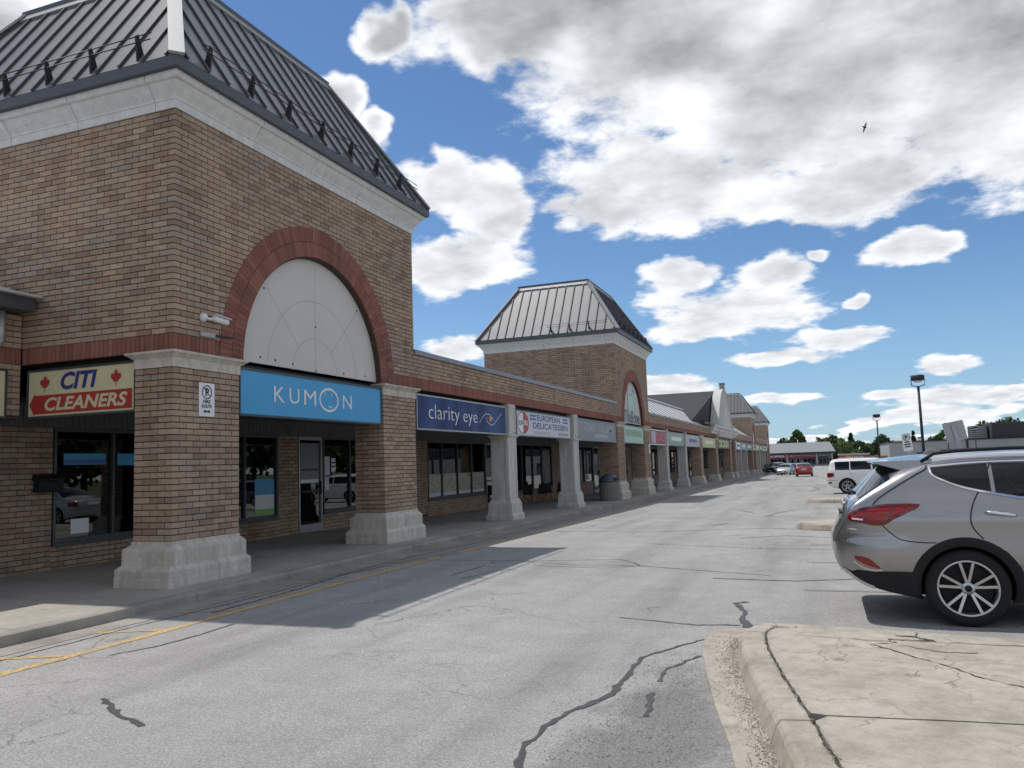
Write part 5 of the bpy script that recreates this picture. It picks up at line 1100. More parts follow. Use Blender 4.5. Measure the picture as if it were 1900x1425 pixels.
class Car:
    def __init__(s, kind): 
        s.T = TAB[kind]; s.kind = kind
        for k in ('zb', 'zt', 'zs', 'wp', 'ws'): setattr(s, k, sp(*s.T[k]))
    def W(s, x, z): 
        w_ = s.wp(x) * s.ws(z)
        if s.kind == 'suv': w_ += .010 * math.exp(-((z - 1.03 - .02 * (x - 1)) / .035) ** 2) * min(1, max(0, (x - .3) / .5)) - .012 * math.exp(-((z - .62) / .10) ** 2) * min(1, max(0, (x - 1.7) / .4)) * min(1, max(0, (3.5 - x) / .3))
        if s.kind == 'suv' and x < .75: q_ = min(1, max(0, (.845 - z) / .05)); w_ += .022 * q_ * q_ * (3 - 2 * q_) * min(1, (.75 - x) / .3)
        return w_
    def side(s, x, z, off=0.0): return s.W(x, z) + off
    def top(s, x, t): 
        z0 = s.zs(x); w_ = s.W(x, z0); return w_ * (1 - t), z0 + (s.zt(x) - z0) * (1 - (1 - t) ** 2.3)
    def body(s, name, mat, root):
        L = s.T['L']; xs = sorted(set([round(v, 4) for v in list(np.linspace(0, .08, 6)) + list(np.linspace(.08, .8, 22)) + list(np.linspace(.8, L - .6, 34)) + list(np.linspace(L - .6, L, 18))]))
        J1, J2 = 22, 9; rows = []
        for x in xs:
            zb_, zs_ = s.zb(x), s.zs(x); zs_ = max(zs_, zb_ + .02); half = []
            half.append((s.W(x, zb_) * .82, zb_ - .0))
            for j in range(J1 + 1): z = zb_ + .015 + (zs_ - zb_ - .015) * j / J1; half.append((s.W(x, z) * (1 if j else .97), z))
            for j in range(1, J2 + 1): half.append(s.top(x, j / J2))
            rows.append([(x, -y_, z) for y_, z in half] + [(x, y_, z) for y_, z in half[::-1][1:]])
        n_ = len(rows[0]); vs = [v for r in rows for v in r]; fs = []
        for i in range(len(rows) - 1):
            for j in range(n_): fs.append((i*n_+j, i*n_+(j+1) % n_, (i+1)*n_+(j+1) % n_, (i+1)*n_+j))
        fs += [tuple(range(n_))[::-1], tuple((len(rows)-1)*n_+j for j in range(n_))]
        b = MB(); b.add(vs, fs, 0, .5, True); me = b.mesh(name, [mat, 'black_plastic'])
        bm = bmesh.new(); bm.from_mesh(me); bmesh.ops.recalc_face_normals(bm, faces=bm.faces[:]); bm.to_mesh(me); bm.free()
        tmp = bpy.data.objects.new('tmp', me); COL.objects.link(tmp)
        cut = []
        for wx in s.T['wx']:
          for (ca, cb_) in ((-1.3, -.52), (.52, 1.3)):
            c = MB(); c.lathe([(s.T['wr'] + .055, ca), (s.T['wr'] + .055, cb_)], 40, (wx, 0, s.T['wr']), 'y', 0, False); cm = c.mesh('c', ['black_plastic']); co = bpy.data.objects.new('cut', cm); COL.objects.link(co); cut.append(co)
            bm = bmesh.new(); bm.from_mesh(cm); bmesh.ops.recalc_face_normals(bm, faces=bm.faces[:]); bm.to_mesh(cm); bm.free()
            md = tmp.modifiers.new('b', 'BOOLEAN'); md.operation = 'DIFFERENCE'; md.object = co; md.solver = 'EXACT'; md.material_mode = 'TRANSFER'
        bpy.context.view_layer.update()
        m2 = bpy.data.meshes.new_from_object(tmp.evaluated_get(bpy.context.evaluated_depsgraph_get())); m2.name = name
        for o in cut + [tmp]: bpy.data.objects.remove(o)
        o = link(name, m2, root); return o
    def patch(s, name, mat, root, zl, zu, x0, x1, off=.005, nx=24, nz=5, sides=(1, -1)):
        for sd_ in sides:
            b = MB()
            def f(u, v):
                x = x0 + (x1 - x0) * u; a, c = zl(x), zu(x); z = a + (c - a) * v; return (x, sd_ * s.side(x, z, off), z)
            b.grid(f, nx, nz); s.fix(b.build(name, mat, root, local=True))
    def fix(s, o):
        bm = bmesh.new(); bm.from_mesh(o.data); 
        for f in bm.faces:
            c = f.calc_center_median()
            if f.normal.dot(Vector((0, c.y, (c.z - .8) * .3))) < 0: f.normal_flip()
        bm.to_mesh(o.data); bm.free(); return o
    def line(s, name, mat, root, pts, wd, off=.004, sides=(1, -1)):
        # ribbon following the side surface through (x, z) points
        P_ = spl([Vector(p_) for p_ in pts], 6)
        for sd_ in sides:
            b = MB(); vs = []
            for i, q in enumerate(P_):
                d = (P_[min(i+1, len(P_)-1)] - P_[max(i-1, 0)]).normalized(); n_ = Vector((-d.y, d.x)) * wd / 2
                for e in (1, -1): t = q + n_ * e; vs.append((t.x, sd_ * s.side(t.x, t.y, off), t.y))
            b.add(vs, [(2*i, 2*i+1, 2*i+3, 2*i+2) for i in range(len(P_)-1)], 0, .5, True); s.fix(b.build(name, mat, root, local=True))
    def arch(s, name, mat, root, wx, r0, r1, off=.007, a0=-25, a1=205):
        for sd_ in (1, -1):
            b = MB()
            def f(u, v):
                a = R_(a0 + (a1 - a0) * u); r = r0 + (r1 - r0) * v; x = wx + r * math.cos(a); z = max(s.T['wr'] + r * math.sin(a), s.zb(x) + .01); return (x, sd_ * (s.side(x, z, off) - (.02 if v < .1 else 0)), z)
            b.grid(f, 32, 3); s.fix(b.build(name, mat, root, local=True))
    def topp(s, name, mat, root, x0, x1, t0, off=.006, nx=12, ny=16, inset=0.0):
        b = MB()
        def f(u, v):
            x = x0 + (x1 - x0) * u; t = v * 2 - 1; tt = t0 + (1 - t0) * (1 - abs(t)); y_, z = s.top(x, tt); sl = 1 if x < s.T['L'] / 2 else -1
            return (x - sl * off * .7, math.copysign(y_, t), z + off * .8)
        b.grid(f, nx, ny); o = b.build(name, mat, root, local=True)
        bm = bmesh.new(); bm.from_mesh(o.data)
        for q in bm.faces:
            if q.normal.z < 0: q.normal_flip()
        bm.to_mesh(o.data); bm.free(); return o
WHEEL = {}
def wheel_meshes(kind, T):
    if kind in WHEEL: return WHEEL[kind]
    r, tw, rim = T['wr'], T['tw'], T['rim']; h = tw / 2
    b = MB(); b.lathe([(rim - .004, -h + .02), (rim + .015, -h), (r - .035, -h + .002), (r - .008, -h + .022), (r, -h + .05), (r, h - .05), (r - .008, h - .022), (r - .035, h - .002), (rim + .015, h), (rim - .004, h - .02)], 40, axis='y', caps=False); tyre = b.mesh('tyre', 'rubber')
    b = MB(); b.lathe([(rim, -h + .015), (rim - .012, -h + .01), (rim - .022, -h + .03), (rim - .03, -h + .06), (rim - .035, h - .02), (rim, h - .015)], 40, axis='y', mi=0, caps=False)
    n_ = 5
    for k in range(n_):
        for e in (-.12, .12):
            a = 2 * math.pi * k / n_ + math.pi / 2; p0 = Vector((math.cos(a + e * 1.2) * .05, -h + .045, math.sin(a + e * 1.2) * .05)); p1 = Vector((math.cos(a + e * 1.9) * (rim - .015), -h + .022, math.sin(a + e * 1.9) * (rim - .015)))
            d = (p1 - p0); dd = d.normalized(); sd_ = dd.cross(Vector((0, 1, 0))).normalized(); b.obox((p0 + p1) / 2, dd, sd_, dd.cross(sd_), d.length / 2, .0125, .014)
    b.lathe([(.055, -h + .02), (.06, -h + .03), (.06, -h + .08)], 20, axis='y'); rm = b.mesh('rim', 'alloy')
    b = MB(); b.lathe([(.15, -h + .085), (.15, -h + .10), (rim - .04, -h + .101), (rim - .04, h - .03)], 28, axis='y', sm=False); b.lathe([(.032, -h + .012), (.032, -h + .0195)], 16, axis='y'); dk = b.mesh('brake_disc', 'black_plastic')
    WHEEL[kind] = (tyre, rm, dk); return WHEEL[kind]
def build_car(name, kind, mat, label, loc, rz, detail=2):
    C_ = Car(kind); T = C_.T; L = T['L']; root = tag(empty(name, loc, rz), label, 'car')
    C_.body('body', mat, root)
    ty, rm, dk = wheel_meshes(kind, T)
    for wx in T['wx']:
        for sd_ in (-1, 1):
            wl = link('wheel', ty, root, (wx, sd_ * (T['hw'] - T['tw'] / 2 - .012), T['wr']), (0, 0, 0 if sd_ < 0 else math.pi)); link('rim', rm, wl); link('brake_disc', dk, wl)
        C_.arch('arch_cladding', 'black_plastic' if kind == 'suv' else mat, root, wx, T['wr'] + .036, T['wr'] + (.125 if kind == 'suv' else .08))
    b = MB(); b.box(.9, L - .7, -T['hw'] * .5, T['hw'] * .5, .21, .34); b.build('underbody', 'black_plastic', root, local=True)
    return C_, root
def c(v): return lambda x: v
# --- silver SUV in the foreground
C_, suv = build_car('parked_suv', 'suv', 'paint_silver', 'silver grey SUV parked beyond the foreground island, cut by the right edge', (.05, 9.66, 0), 0)
suv.scale = (1, 1, .985)
belt = sp([.9, 1.0, 1.1, 1.3, 1.7, 2.4, 3.2], [1.52, 1.42, 1.365, 1.30, 1.215, 1.13, 1.06]); roofl = sp([.9, 1.0, 1.2, 1.5, 2.0, 2.6, 3.0, 3.4, 3.62], [1.52, 1.525, 1.54, 1.552, 1.55, 1.52, 1.44, 1.25, 1.08])
C_.patch('quarter_window', 'car_glass', suv, lambda x: belt(x) + .012, lambda x: roofl(x) - .008, .955, 1.44, .005, 20, 5)
C_.patch('side_window', 'car_glass', suv, lambda x: belt(x) + .012, lambda x: roofl(x) - .008, 1.475, 2.42, .005, 20, 5); C_.patch('side_window', 'car_glass', suv, lambda x: belt(x) + .012, lambda x: min(roofl(x) - .008, 9), 2.50, 3.45, .005, 20, 5)
C_.line('window_trim', 'chrome', suv, [(.935, 1.53), (.955, 1.45), (1.02, 1.405), (1.15, 1.342), (1.3, 1.295), (1.7, 1.21), (2.4, 1.125), (3.2, 1.055)], .018, .008)
C_.line('window_trim', 'chrome', suv, [(.935, 1.53), (1.05, 1.538), (1.25, 1.553), (1.5, 1.562), (2.0, 1.56), (2.6, 1.53), (3.0, 1.45), (3.4, 1.26)], .014, .008)
C_.line('door_seam', 'black_plastic', suv, [(1.47, 1.55), (1.36, 1.33), (1.27, 1.16), (1.235, 1.02), (1.26, .92), (1.33, .83)], .012, .004); C_.line('door_seam', 'black_plastic', suv, [(2.46, 1.53), (2.44, 1.1), (2.42, .6), (2.44, .45)], .012, .004); C_.line('door_seam', 'black_plastic', suv, [(3.5, 1.05), (3.48, .8), (3.44, .45)], .012, .004)
C_.line('window_divider', 'black_plastic', suv, [(1.66, 1.225), (1.60, 1.36), (1.56, 1.45)], .02, .008)
C_.line('body_seam', 'black_plastic', suv, [(.47, .965), (.55, .88), (.63, .825), (.78, .80), (.93, .795)], .010, .004)
C_.line('hatch_seam', 'black_plastic', suv, [(.40, 1.165), (.47, 1.235), (.62, 1.335), (.80, 1.445), (.90, 1.50), (.915, 1.545)], .012, .004)
# tail lamps wrap round the corner
zu = sp([.17, .22, .35, .55, .70, .82], [1.075, 1.105, 1.145, 1.170, 1.172, 1.165]); zl = sp([.17, .22, .3, .45, .60, .82], [1.02, 1.005, .985, .962, 1.04, 1.155])
for sd_ in (1, -1):
    b = MB(); 
    def f(u, v): x = .165 + .655 * u; a, e = zl(x), zu(x); z = a + (e - a) * v; return (x, sd_ * C_.side(x, z, .010 if 0 < v < 1 and 0 < u < 1 else .004), z)
    b.grid(f, 30, 6); lamp = C_.fix(b.build('tail_lamp', 'lamp_red', suv, local=True))
    C_.line('lamp_rim', 'lamp_dark', lamp, [(x, zu(x) - .008) for x in np.linspace(.18, .81, 8)], .022, .012, (sd_,)); C_.line('lamp_rim', 'lamp_dark', lamp, [(x, zl(x) + .006) for x in np.linspace(.18, .80, 9)], .016, .012, (sd_,)); C_.line('lamp_divider', 'lamp_dark', lamp, [(.47, .985), (.53, 1.06), (.58, 1.15)], .022, .012, (sd_,)); C_.line('lamp_divider', 'lamp_dark', lamp, [(.315, .995), (.315, 1.07), (.32, 1.13)], .014, .012, (sd_,)); C_.line('lamp_divider', 'lamp_dark', lamp, [(.62, 1.165), (.74, 1.12), (.80, 1.15)], .010, .012, (sd_,))
    C_.line('reverse_lamp', 'lamp_clear', lamp, [(.20, 1.032), (.25, 1.026), (.30, 1.022)], .016, .013, (sd_,))
ru = sp([.20, .30, .42], [.662, .650, .555]); rl = sp([.20, .30, .42], [.640, .575, .540])
C_.patch('rear_reflector', 'lamp_red', suv, rl, ru, .20, .42, .010, 10, 4); C_.line('reflector_trim', 'alloy', suv, [(.19, .615), (.27, .555), (.36, .528), (.44, .532)], .022, .010)
cl_u = sp([.06, .15, .3, .42, .55, .74], [.56, .535, .52, .515, .515, .51]); C_.patch('bumper_cladding', 'black_plastic', suv, lambda x: C_.zb(x) + .018, lambda x: max(cl_u(x) - .02 * (x < .2), C_.zb(x) + .03), .10, .745, .006, 24, 4)
C_.line('skid_trim', 'alloy', suv, [(.07, .535), (.13, .50), (.20, .44), (.28, .39), (.36, .355)], .028, .012)
C_.patch('sill_cladding', 'black_plastic', suv, lambda x: C_.zb(x) + .018, c(.43), 1.60, 3.54, .006, 20, 3); C_.patch('sill_cladding', 'black_plastic', suv, lambda x: C_.zb(x) + .018, c(.46), 4.40, 4.70, .006, 8, 3)
for sd_ in (1, -1):
    for hx in (1.36, 2.50):
        b = MB(); b.tube([(hx, sd_ * C_.side(hx, 1.085, .012), 1.085), (hx + .04, sd_ * C_.side(hx, 1.085, .035), 1.085), (hx + .13, sd_ * C_.side(hx, 1.08, .043), 1.075), (hx + .22, sd_ * C_.side(hx, 1.07, .035), 1.06), (hx + .25, sd_ * C_.side(hx, 1.065, .012), 1.055)], [.014, .018, .020, .018, .014], 10); b.build('door_handle', 'chrome', suv, local=True)
    b = MB(); rail = [(.88, C_.top(.9, .12)[1] + .01), (1.0, 1.655), (1.2, 1.675), (1.6, 1.685), (2.2, 1.68), (2.8, 1.645), (2.95, 1.60)]
    b.tube([(x, sd_ * .655, z) for x, z in rail], .018, 8); b.build('roof_rail', 'black_plastic', suv, local=True)
    b = MB(); b.tube([(3.42, sd_ * .9, 1.12), (3.40, sd_ * 1.0, 1.15)], .03, 8); b.lathe([(.02, -.04), (.09, -.03), (.10, .02), (.06, .06)], 14, (3.42, sd_ * 1.06, 1.17), 'x'); b.build('mirror', 'paint_silver', suv, local=True)
C_.topp('rear_window', 'rear_glass', suv, .275, .585, .10)
C_.topp('windscreen', 'car_glass', suv, 3.12, 3.92, .06)
b = MB(); zsp = 1.615
pts_t = [(.44, -.60, 1.598), (.44, .60, 1.598), (.95, .665, 1.612), (.95, -.665, 1.612)]
b.add([(.44, -.60, 1.590), (.40, 0, 1.605), (.44, .60, 1.590), (.98, .665, 1.600), (.98, 0, 1.655), (.98, -.665, 1.600), (.47, -.60, 1.560), (.43, 0, 1.575), (.47, .60, 1.560), (.74, .665, 1.475), (.70, 0, 1.58), (.74, -.665, 1.475), (.98, .69, 1.55), (.98, -.69, 1.55)],
      [(0, 1, 4, 5), (1, 2, 3, 4), (0, 6, 7, 1), (1, 7, 8, 2), (6, 11, 10, 7), (7, 10, 9, 8), (2, 8, 9, 12, 3), (0, 5, 13, 11, 6)], 0, .5, False); cutbevel(b.build('rear_spoiler', 'paint_silver', suv, local=True), .012, 2)
b = MB(); b.add([(.475, -.575, 1.558), (.432, 0, 1.573), (.475, .575, 1.558), (.70, .60, 1.482), (.68, 0, 1.572), (.70, -.60, 1.482)], [(0, 5, 4, 1), (1, 4, 3, 2)]); b.build('spoiler_underside', 'black_plastic', suv, local=True)
b = MB(); b.tube([(.232, -.02, 1.262), (.25, -.32, 1.275), (.30, -.55, 1.262)], [.022, .014, .008], 8); b.lathe([(.03, 0), (.035, .03), (.02, .05)], 12, (.205, -.02, 1.25), 'x'); b.build('rear_wiper', 'black_plastic', suv, local=True)
b = MB(); b.box(.088, .14, -.26, .26, .93, 1.045); o = b.build('plate', 'sign_white', suv, local=True); b = MB(); b.box(.085, .14, -.27, .27, .915, .9295); b.box(.095, .15, -.27, .27, 1.0455, 1.06); b.build('plate_frame', 'black_plastic', suv, local=True)
b = MB(); b.lathe([(.03, -.012), (.055, -.01), (.06, .0), (.055, .01)], 20, (.145, 0, 1.13), 'x'); b.build('rear_badge', 'chrome', suv, local=True)
b = MB(); b.box(.165, .20, -.26, .26, 1.195, 1.212); b.build('hatch_garnish', 'chrome', suv, local=True)
b = MB(); b.prism([(.97, -.012, 1.645), (1.02, -.012, 1.70), (1.06, -.012, 1.715), (1.20, -.012, 1.665)], (0, .024, 0)); b.build('roof_antenna', 'paint_silver', suv, local=True)
C_.line('model_badge', 'chrome', suv, [(.165, .93), (.24, .925)], .012, .006); C_.line('crease', 'paint_silver', suv, [(.07, .835), (.16, .845), (.3, .86), (.5, .87)], .012, .010)
b = MB(); b.tube([(.27, -.60, .405), (.42, -.60, .40)], .036, 12); b.build('exhaust_tip', 'alloy', suv, local=True)
b = MB(); b.box(4.55, 4.86, -.8, -.5, .78, .88); b.box(4.55, 4.86, .5, .8, .78, .88); b.build('headlamp', 'lamp_clear', suv, local=True)
# --- other cars
def finish(kind, root, C_, mat, glassx, rear=True):
    L = C_.T['L']
    if kind == 'boxy':
        bl = c(1.13); rl_ = lambda x: C_.zs(x) - .045
        C_.patch('quarter_window', 'car_glass', root, bl, c(1.515), .42, 1.05, .005, 10, 4); C_.patch('side_window', 'car_glass', root, bl, c(1.53), 1.10, 1.98, .005, 10, 4); C_.patch('side_window', 'car_glass', root, c(1.12), lambda x: min(1.51, C_.zs(x) - .04), 2.05, 2.95, .005, 12, 4)
        C_.topp('rear_window', 'rear_glass', root, .11, .23, .12); C_.topp('windscreen', 'car_glass', root, 2.68, 3.32, .06)
        C_.patch('tail_lamp', 'lamp_red', root, sp([.05, .2, .30], [.80, .80, .82]), sp([.05, .2, .42], [.99, 1.0, 1.0]), .05, .36, .010, 12, 4); C_.line('body_seam', 'black_plastic', root, [(.05, .66), (.3, .64), (.48, .64)], .012); C_.patch('rear_reflector', 'black_plastic', root, c(.50), c(.565), .10, .25, .008, 6, 2)
        C_.line('door_seam', 'black_plastic', root, [(1.07, 1.5), (1.05, 1.1), (1.2, .8)], .01); C_.line('door_seam', 'black_plastic', root, [(2.02, 1.5), (2.0, 1.0), (2.0, .4)], .01)
        for sd_ in (1, -1):
            b = MB(); b.tube([(.5, sd_ * .66, 1.64), (.7, sd_ * .66, 1.675), (2.2, sd_ * .66, 1.67), (2.5, sd_ * .66, 1.60)], .018, 8); b.build('roof_rail', 'galv', root, local=True)
            for hx in (1.12, 2.06): b = MB(); b.box(hx, hx + .2, sd_ * C_.side(hx, .99, .0), sd_ * C_.side(hx, .99, .035), .985, 1.015); b.build('door_handle', mat, root, local=True)
    else:
        bl = (lambda x: .90 + .02 * (L - x) / L); x0 = .95 if kind == 'sedan' else .55
        C_.patch('side_window', 'car_glass', root, bl, lambda x: max(bl(x) + .01, C_.zs(x) - .045), x0 + .1, L * .44, .005, 14, 4); C_.patch('side_window', 'car_glass', root, bl, lambda x: max(bl(x) + .01, C_.zs(x) - .045), L * .455, L * .665, .005, 14, 4)
        C_.topp('rear_window', 'rear_glass', root, *( (.78, 1.42) if kind == 'sedan' else (.24, .72)), .08); C_.topp('windscreen', 'car_glass', root, *((2.68, 3.38) if kind == 'sedan' else (2.45, 3.08)), .06)
        C_.patch('tail_lamp', 'lamp_red', root, c(.70), sp([.05, .4], [.86, .84]), .045, .36, .010, 10, 4)
        C_.line('door_seam', 'black_plastic', root, [(L * .447, 1.3), (L * .445, .8), (L * .44, .3)], .01)
    C_.patch('headlamp', 'lamp_clear', root, c(.60), c(.72), L - .40, L - .06, .010, 10, 3)
    b = MB(); b.box(-.012, .05, -.26, .26, .74, .85); b.build('plate', 'sign_white', root, local=True); b = MB(); b.box(L - .05, L + .012, -.45, .45, .42, .54); b.build('grille', 'black_plastic', root, local=True); b = MB(); b.box(L - .02, L + .016, -.2, .2, .43, .52); b.build('plate', 'sign_white', root, local=True)
    for sd_ in (1, -1): b = MB(); mx_ = L * .66; b.lathe([(.02, -.04), (.08, -.03), (.085, .02), (.05, .05)], 12, (mx_, sd_ * (C_.T['hw'] + .06), 1.02), 'x'); b.tube([(mx_, sd_ * (C_.T['hw'] - .1), .98), (mx_, sd_ * (C_.T['hw'] + .03), 1.0)], .02, 6); b.build('mirror', 'black_plastic', root, local=True)
def other(name, kind, mat, label, x, y_, rz):
    C2, r2 = build_car(name, kind, mat, label, (x, y_, gz(y_)), rz); finish(kind, r2, C2, mat, None); return r2
other('parked_suv', 'boxy', 'paint_white', 'white boxy SUV parked beyond the silver SUV', .22, 42.3, R_(-2))
H = math.pi / 2
other('parked_car', 'hatch', 'paint_red', 'red hatchback seen from behind on the far lane', -1.75, 92.5, H)
other('parked_car', 'sedan', 'paint_palegrey', 'pale grey sedan facing the camera near the far end of the arcade', -4.0, 112, -H - .12)
other('parked_car', 'sedan', 'paint_teal', 'teal grey sedan half hidden behind the red hatchback', -3.1, 118, -H + .25)
other('parked_car', 'boxy', 'paint_black', 'black SUV at the end of the arcade under the far shop roof', -6.0, 138, -H - .35)
other('parked_car', 'hatch', 'paint_blue', 'dark blue hatchback behind the pale grey sedan', -4.2, 134, -H)
# cars standing behind the silver SUV, seen mirrored in the shop windows
other('parked_car', 'sedan', 'paint_palegrey', 'pale grey sedan behind the silver SUV, mirrored in the window by the mailbox', 2.0, 24.2, 0); other('parked_car', 'hatch', 'paint_red', 'red hatchback behind the silver SUV, mirrored in the corner shop window', 2.3, 29.9, R_(1)); other('parked_car', 'hatch', 'paint_black', 'black hatchback hidden beyond the silver SUV, mirrored in the entrance door glass', 3.2, 37.4, R_(1))

# ------------------------------------------------------------------ background
def box_obj(name, mat, parent, *a):
    b = MB(); b.box(*a); return b.build(name, mat, parent)
# far shop building across the end of the lane
Y0 = 231; G = gz(Y0)
far = tag(empty('far_shop', (-6, Y0, G)), 'low shop building with long grey roof across the end of the lot', 'building')
box_obj('wall', 'far_wall', far, -45, 3.1, Y0 + 2.5, Y0 + 14, G, 2.3)
b = MB(); b.add([(-46, Y0 - .4, 2.35), (3.9, Y0 - .4, 2.35), (2.6, Y0 + 6, 5.05), (-46, Y0 + 6, 5.05), (3.9, Y0 + 14, 2.35), (-46, Y0 + 14, 2.35)], [(0, 1, 2, 3), (1, 4, 2), (3, 2, 4, 5)]); b.build('roof', 'far_roof', far)
box_obj('fascia', 'dark_metal', far, -46, 3.9, Y0 - .5, Y0 - .41, 1.95, 2.36)
box_obj('sign_band', 'sign_magenta', far, -24, -8.6, Y0 + .3, Y0 + .5, .9, 1.9); box_obj('sign_band', 'sign_maroon', far, -8.0, -1.2, Y0 + .3, Y0 + .5, .95, 1.75); box_obj('sign_band', 'sign_grey', far, -.5, 2.9, Y0 + .3, Y0 + .5, 1.2, 1.85)
lettering('SHOPPER', 'sign_white', far, (-11.3, Y0 + .29, 1.45), RX, UZ, 4.6, .6, .03); lettering('DRUG', 'sign_white', far, (-7.2, Y0 + .29, 1.5), RX, UZ, 1.2, .3, .02); shape([(-2.4, -.07), (2.4, -.07), (2.4, .07), (-2.4, .07)], 'sign_pink', far, (-3.8, Y0 + .29, 1.55), RX, UZ, 1, 1, .01, 'print')
for px_ in (-8.4, -.9, 2.95): box_obj('post', 'galv', far, px_ - .16, px_ + .16, Y0 - .1, Y0 + .2, G, 1.95)
for xa, xb in ((-13, -8.8), (-4.4, -1.2), (-.5, 2.0)):
    b = MB(); b.box(xa, xb, Y0 + 2.38, Y0 + 2.49, G + .5, .9); f = b.build('window', 'car_glass', far)
    b = MB(); b.box(xa, xb, Y0 + 2.34, Y0 + 2.375, .6, .68); [b.box(xx, xx + .08, Y0 + 2.34, Y0 + 2.375, G + .5, .6) for xx in np.arange(xa, xb, 1.0)]; b.build('frame', 'galv', f)
for xa in (-7.6, -6.1, 2.1): 
    b = MB(); b.box(xa, xa + .9, Y0 + 2.3, Y0 + 2.49, G, .75); f = b.build('door', 'galv', far); b = MB(); b.box(xa + .15, xa + .75, Y0 + 2.27, Y0 + 2.299, G + .4, .6); b.build('pane', 'car_glass', f)
# red trailer with golden arches
X0, Yt = 4.2, 205; G = gz(Yt)
tr = tag(empty('food_trailer', (X0 + 3, Yt, G)), 'red restaurant building end with golden arches beyond the lot', 'building')
box_obj('wall', 'sign_maroon', tr, X0, X0 + 6.4, Yt, Yt + 8, G, 1.25); box_obj('roof_edge', 'galv', tr, X0 - .2, X0 + 6.6, Yt - .2, Yt + 8.2, 1.251, 1.62); box_obj('window_band', 'car_glass', tr, X0 + 3.1, X0 + 5.8, Yt - .05, Yt - .001, .1, .5)
for k in range(2): stroke([(-.42, -.8), (-.36, .2), (-.2, .7), (0, .85), (.2, .7), (.36, .2), (.42, -.8)], .2, 'sign_gold', tr, (X0 + 1.75 + k * .8, Yt, .25), RX, UZ, 1, 1, .03, 'golden_arch')
lettering('McCafe', 'sign_lilac', tr, (X0 + 4.2, Yt, .85), RX, UZ, 2.0, .42, .02)
b = MB(); b.lathe([(.05, 0), (.35, .1), (.5, .22)], 14, (X0 + 3.1, Yt + 1, 1.7)); b.build('roof_dish', 'galv', tr)
box_obj('annex_wall', 'tan_roof', tr, X0 + 6.41, X0 + 14, Yt + 1, Yt + 8, G, .9)
# tan houses
for (xa, xb, Yh, zt_, lb) in ((19.5, 31, 268, 4.6, 'tan house with pale walls left of the near lamp post'), (33, 45, 275, 4.9, 'brown roofed house right of the far lamp post')):
    G = -1.36; h = tag(empty('house', ((xa+xb)/2, Yh, G)), lb, 'house'); box_obj('wall', 'tan_wall', h, xa, xb, Yh, Yh + 9, G, zt_ - 2.2)
    b = MB(); b.add([(xa - .5, Yh - .5, zt_ - 2.2), (xb + .5, Yh - .5, zt_ - 2.2), (xb - 2, Yh + 4.5, zt_ + .5), (xa + 2, Yh + 4.5, zt_ + .5), (xa - .5, Yh + 9.5, zt_ - 2.2), (xb + .5, Yh + 9.5, zt_ - 2.2)], [(0, 1, 2, 3), (3, 2, 5, 4), (1, 5, 2), (0, 3, 4)]); b.build('roof', 'tan_roof', h)
    for xx in np.linspace(xa + 1.2, xb - 2.6, 4):
        b = MB(); b.box(xx, xx + 1.3, Yh - .04, Yh - .001, zt_ - 3.9, zt_ - 2.7); f = b.build('window', 'car_glass', h); b = MB(); b.box(xx - .1, xx + 1.4, Yh - .08, Yh - .041, zt_ - 4.0, zt_ - 3.9); b.build('sill', 'galv', f)
# dark hedge / wagon beyond
hg = tag(empty('dark_van', (37, 190, gz(190))), 'long dark van body parked beyond the no parking sign', 'van'); box_obj('body', 'paint_blue', hg, 31, 41, 190, 192.4, gz(190) + .35, 1.9)
for xx in (33, 39):
    b = MB(); b.lathe([(.4, -.12), (.42, 0), (.4, .12)], 20, (xx, 190.1, gz(190) + .42), 'y'); b.build('wheel', 'rubber', hg)
box_obj('window', 'car_glass', hg, 38.2, 40.7, 189.97, 189.999, .9, 1.7)
# low grey building with roof plant on the right
Y1 = 200; G = -1.36
rb = tag(empty('low_warehouse', (45, Y1, G)), 'low pale grey flat roofed building behind the silver SUV roof', 'building')
box_obj('wall', 'far_wall', rb, 14.6, 90, Y1, Y1 + 30, G, 3.72); box_obj('parapet_cap', 'dark_metal', rb, 14.4, 90, Y1 - .2, Y1 + 30.2, 3.721, 3.95); box_obj('downpipe', 'dark_metal', rb, 29.9, 30.3, Y1 - .15, Y1 - .001, G, 3.72); box_obj('lower_canopy', 'galv', rb, 21, 30, Y1 - 1.4, Y1 - .16, .9, 1.05)
b = MB(); b.box(35.2, 90, Y1 + 1, Y1 + 12, 2.2, 7.3); o = b.build('screen_core', 'louvre', rb)
for k in range(11): box_obj('louvre_slat', 'louvre', rb, 35.1, 90, Y1 + .78, Y1 + .999, 2.35 + k * .45, 2.62 + k * .45)
pl_ = tag(empty('rooftop_unit', (33, Y1 + 6, 3.95)), 'pale slatted rooftop unit left of the dark louvred screen', 'machinery'); box_obj('cabinet', 'louvre', pl_, 31.6, 35.0, Y1 + 4.2, Y1 + 8, 3.951, 6.8)
for k in range(6): box_obj('slat', 'galv', pl_, 31.5, 34.7, Y1 + 4.0, Y1 + 4.199, 4.1 + k * .46, 4.35 + k * .46)
